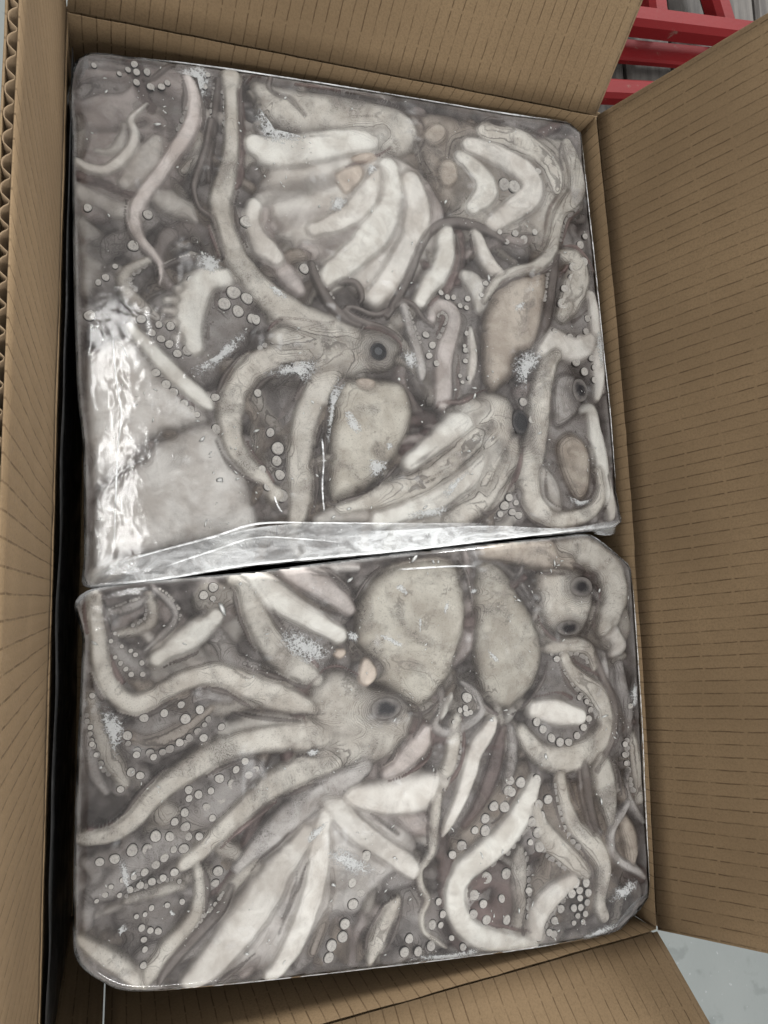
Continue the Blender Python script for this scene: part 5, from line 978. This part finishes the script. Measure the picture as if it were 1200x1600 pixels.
film_sheet('wrap_crease_glint', ([(-3.3, 148.3, 0), (28.8, 149.5, 0), (62.2, 149.7, 0)], [(-2.1, 147.1, 0), (30.1, 148.3, 0), (63.5, 148.5, 0)]), M['crease_glint'], wl, 0.0012, amp=0.0003, seed=620, nu=40, nv=3)
film_sheet('wrap_crease_glint', ([(-174.3, 162.4, -1.2), (-112.1, 171.0, -1.2), (-39.1, 176.7, -1.2), (41.4, 181.8, -1.2), (136.8, 187.1, -1.2), (223.0, 193.7, -1.2)], [(-173.5, 161.6, -1.6), (-111.2, 170.2, -1.6), (-38.1, 175.8, -1.6), (42.4, 180.9, -1.6), (138.0, 186.1, -1.6), (224.3, 192.7, -1.6)]), M['crease_glint'], wt, 0.0, amp=0.0003, seed=160, nu=60, nv=2)  # from here: bright rim highlight of the block edges, as white strips
film_sheet('wrap_crease_glint', ([(236.1, 174.4, -1.2), (238.4, 115.8, -1.2), (240.9, 61.2, -1.2), (243.7, -22.1, -1.2), (246.0, -83.2, -1.2), (245.5, -160.3, -1.2)], [(237.4, 173.4, -1.6), (239.7, 114.8, -1.6), (242.2, 60.2, -1.6), (244.9, -23.2, -1.6), (247.3, -84.3, -1.6), (246.7, -161.4, -1.6)]), M['crease_glint'], wt, 0.0, amp=0.0003, seed=911, nu=60, nv=2)
film_sheet('wrap_crease_glint', ([(216.5, 131.6, -1.2), (216.3, 55.3, -1.2), (215.4, 2.1, -1.2), (213.1, -49.8, -1.2), (211.0, -120.9, -1.2)], [(217.8, 130.5, -1.6), (217.5, 54.2, -1.6), (216.6, 1.0, -1.6), (214.4, -51.0, -1.6), (212.2, -122.1, -1.6)]), M['crease_glint'], wl, 0.0, amp=0.0003, seed=990, nu=60, nv=2)
film_sheet('wrap_crease_glint', ([(-179.9, -115.0, -1.2), (-115.1, -123.2, -1.2), (-24.6, -132.7, -1.2), (78.5, -142.7, -1.2), (159.8, -148.0, -1.2)], [(-179.2, -115.9, -1.6), (-114.2, -124.1, -1.6), (-23.6, -133.8, -1.6), (79.5, -143.8, -1.6), (160.9, -149.2, -1.6)]), M['crease_glint'], wl, 0.0, amp=0.0003, seed=240, nu=60, nv=2)
film_sheet('wrap_crease_glint', ([(176.7, 173.1, -1.2), (189.3, 165.9, -1.2), (213.8, 147.2, -1.2)], [(178.0, 172.0, -1.6), (190.5, 164.7, -1.6), (215.1, 146.1, -1.6)]), M['crease_glint'], wl, 0.0, amp=0.0003, seed=925, nu=60, nv=2)
film_sheet('wrap_fold', ([(-184.5, 160.9, -1), (-193.9, 144.0, -6), (-198.3, 129.4, -14)], [(-182.3, 152.6, -1), (-190.5, 137.0, -5), (-197.4, 125.8, -14)]), M['fold'], wt, 0, amp=0.0004, seed=2, nu=20)
film_sheet('wrap_fold', ([(217.6, -182.0, -1), (234.6, -176.5, -1), (248.5, -172.1, -2)], [(223.9, -185.3, -5), (237.1, -186.5, -6), (244.6, -185.5, -6)]), M['fold'], wt, 0, amp=0.0004, seed=3, nu=20)
film_sheet('wrap_fold', ([(-224.6, -87.1, -3), (-215.4, -96.5, -3), (-202.4, -104.8, -3), (-194.9, -110.2, -3)], [(-223.9, -91.7, -10), (-219.1, -99.4, -12), (-209.8, -107.4, -12), (-199.4, -110.0, -8)]), M['fold'], wl, 0, amp=0.0004, seed=4, nu=20)
film_sheet('wrap_fold', ([(210.7, -123.9, -1), (193.5, -128.3, 0), (176.6, -140.0, 0), (163.6, -146.3, -1)], [(213.5, -129.4, -8), (205.5, -138.0, -8), (188.5, -148.1, -8), (169.4, -151.3, -6)]), M['fold'], wl, 0, amp=0.0005, seed=6, nu=20)
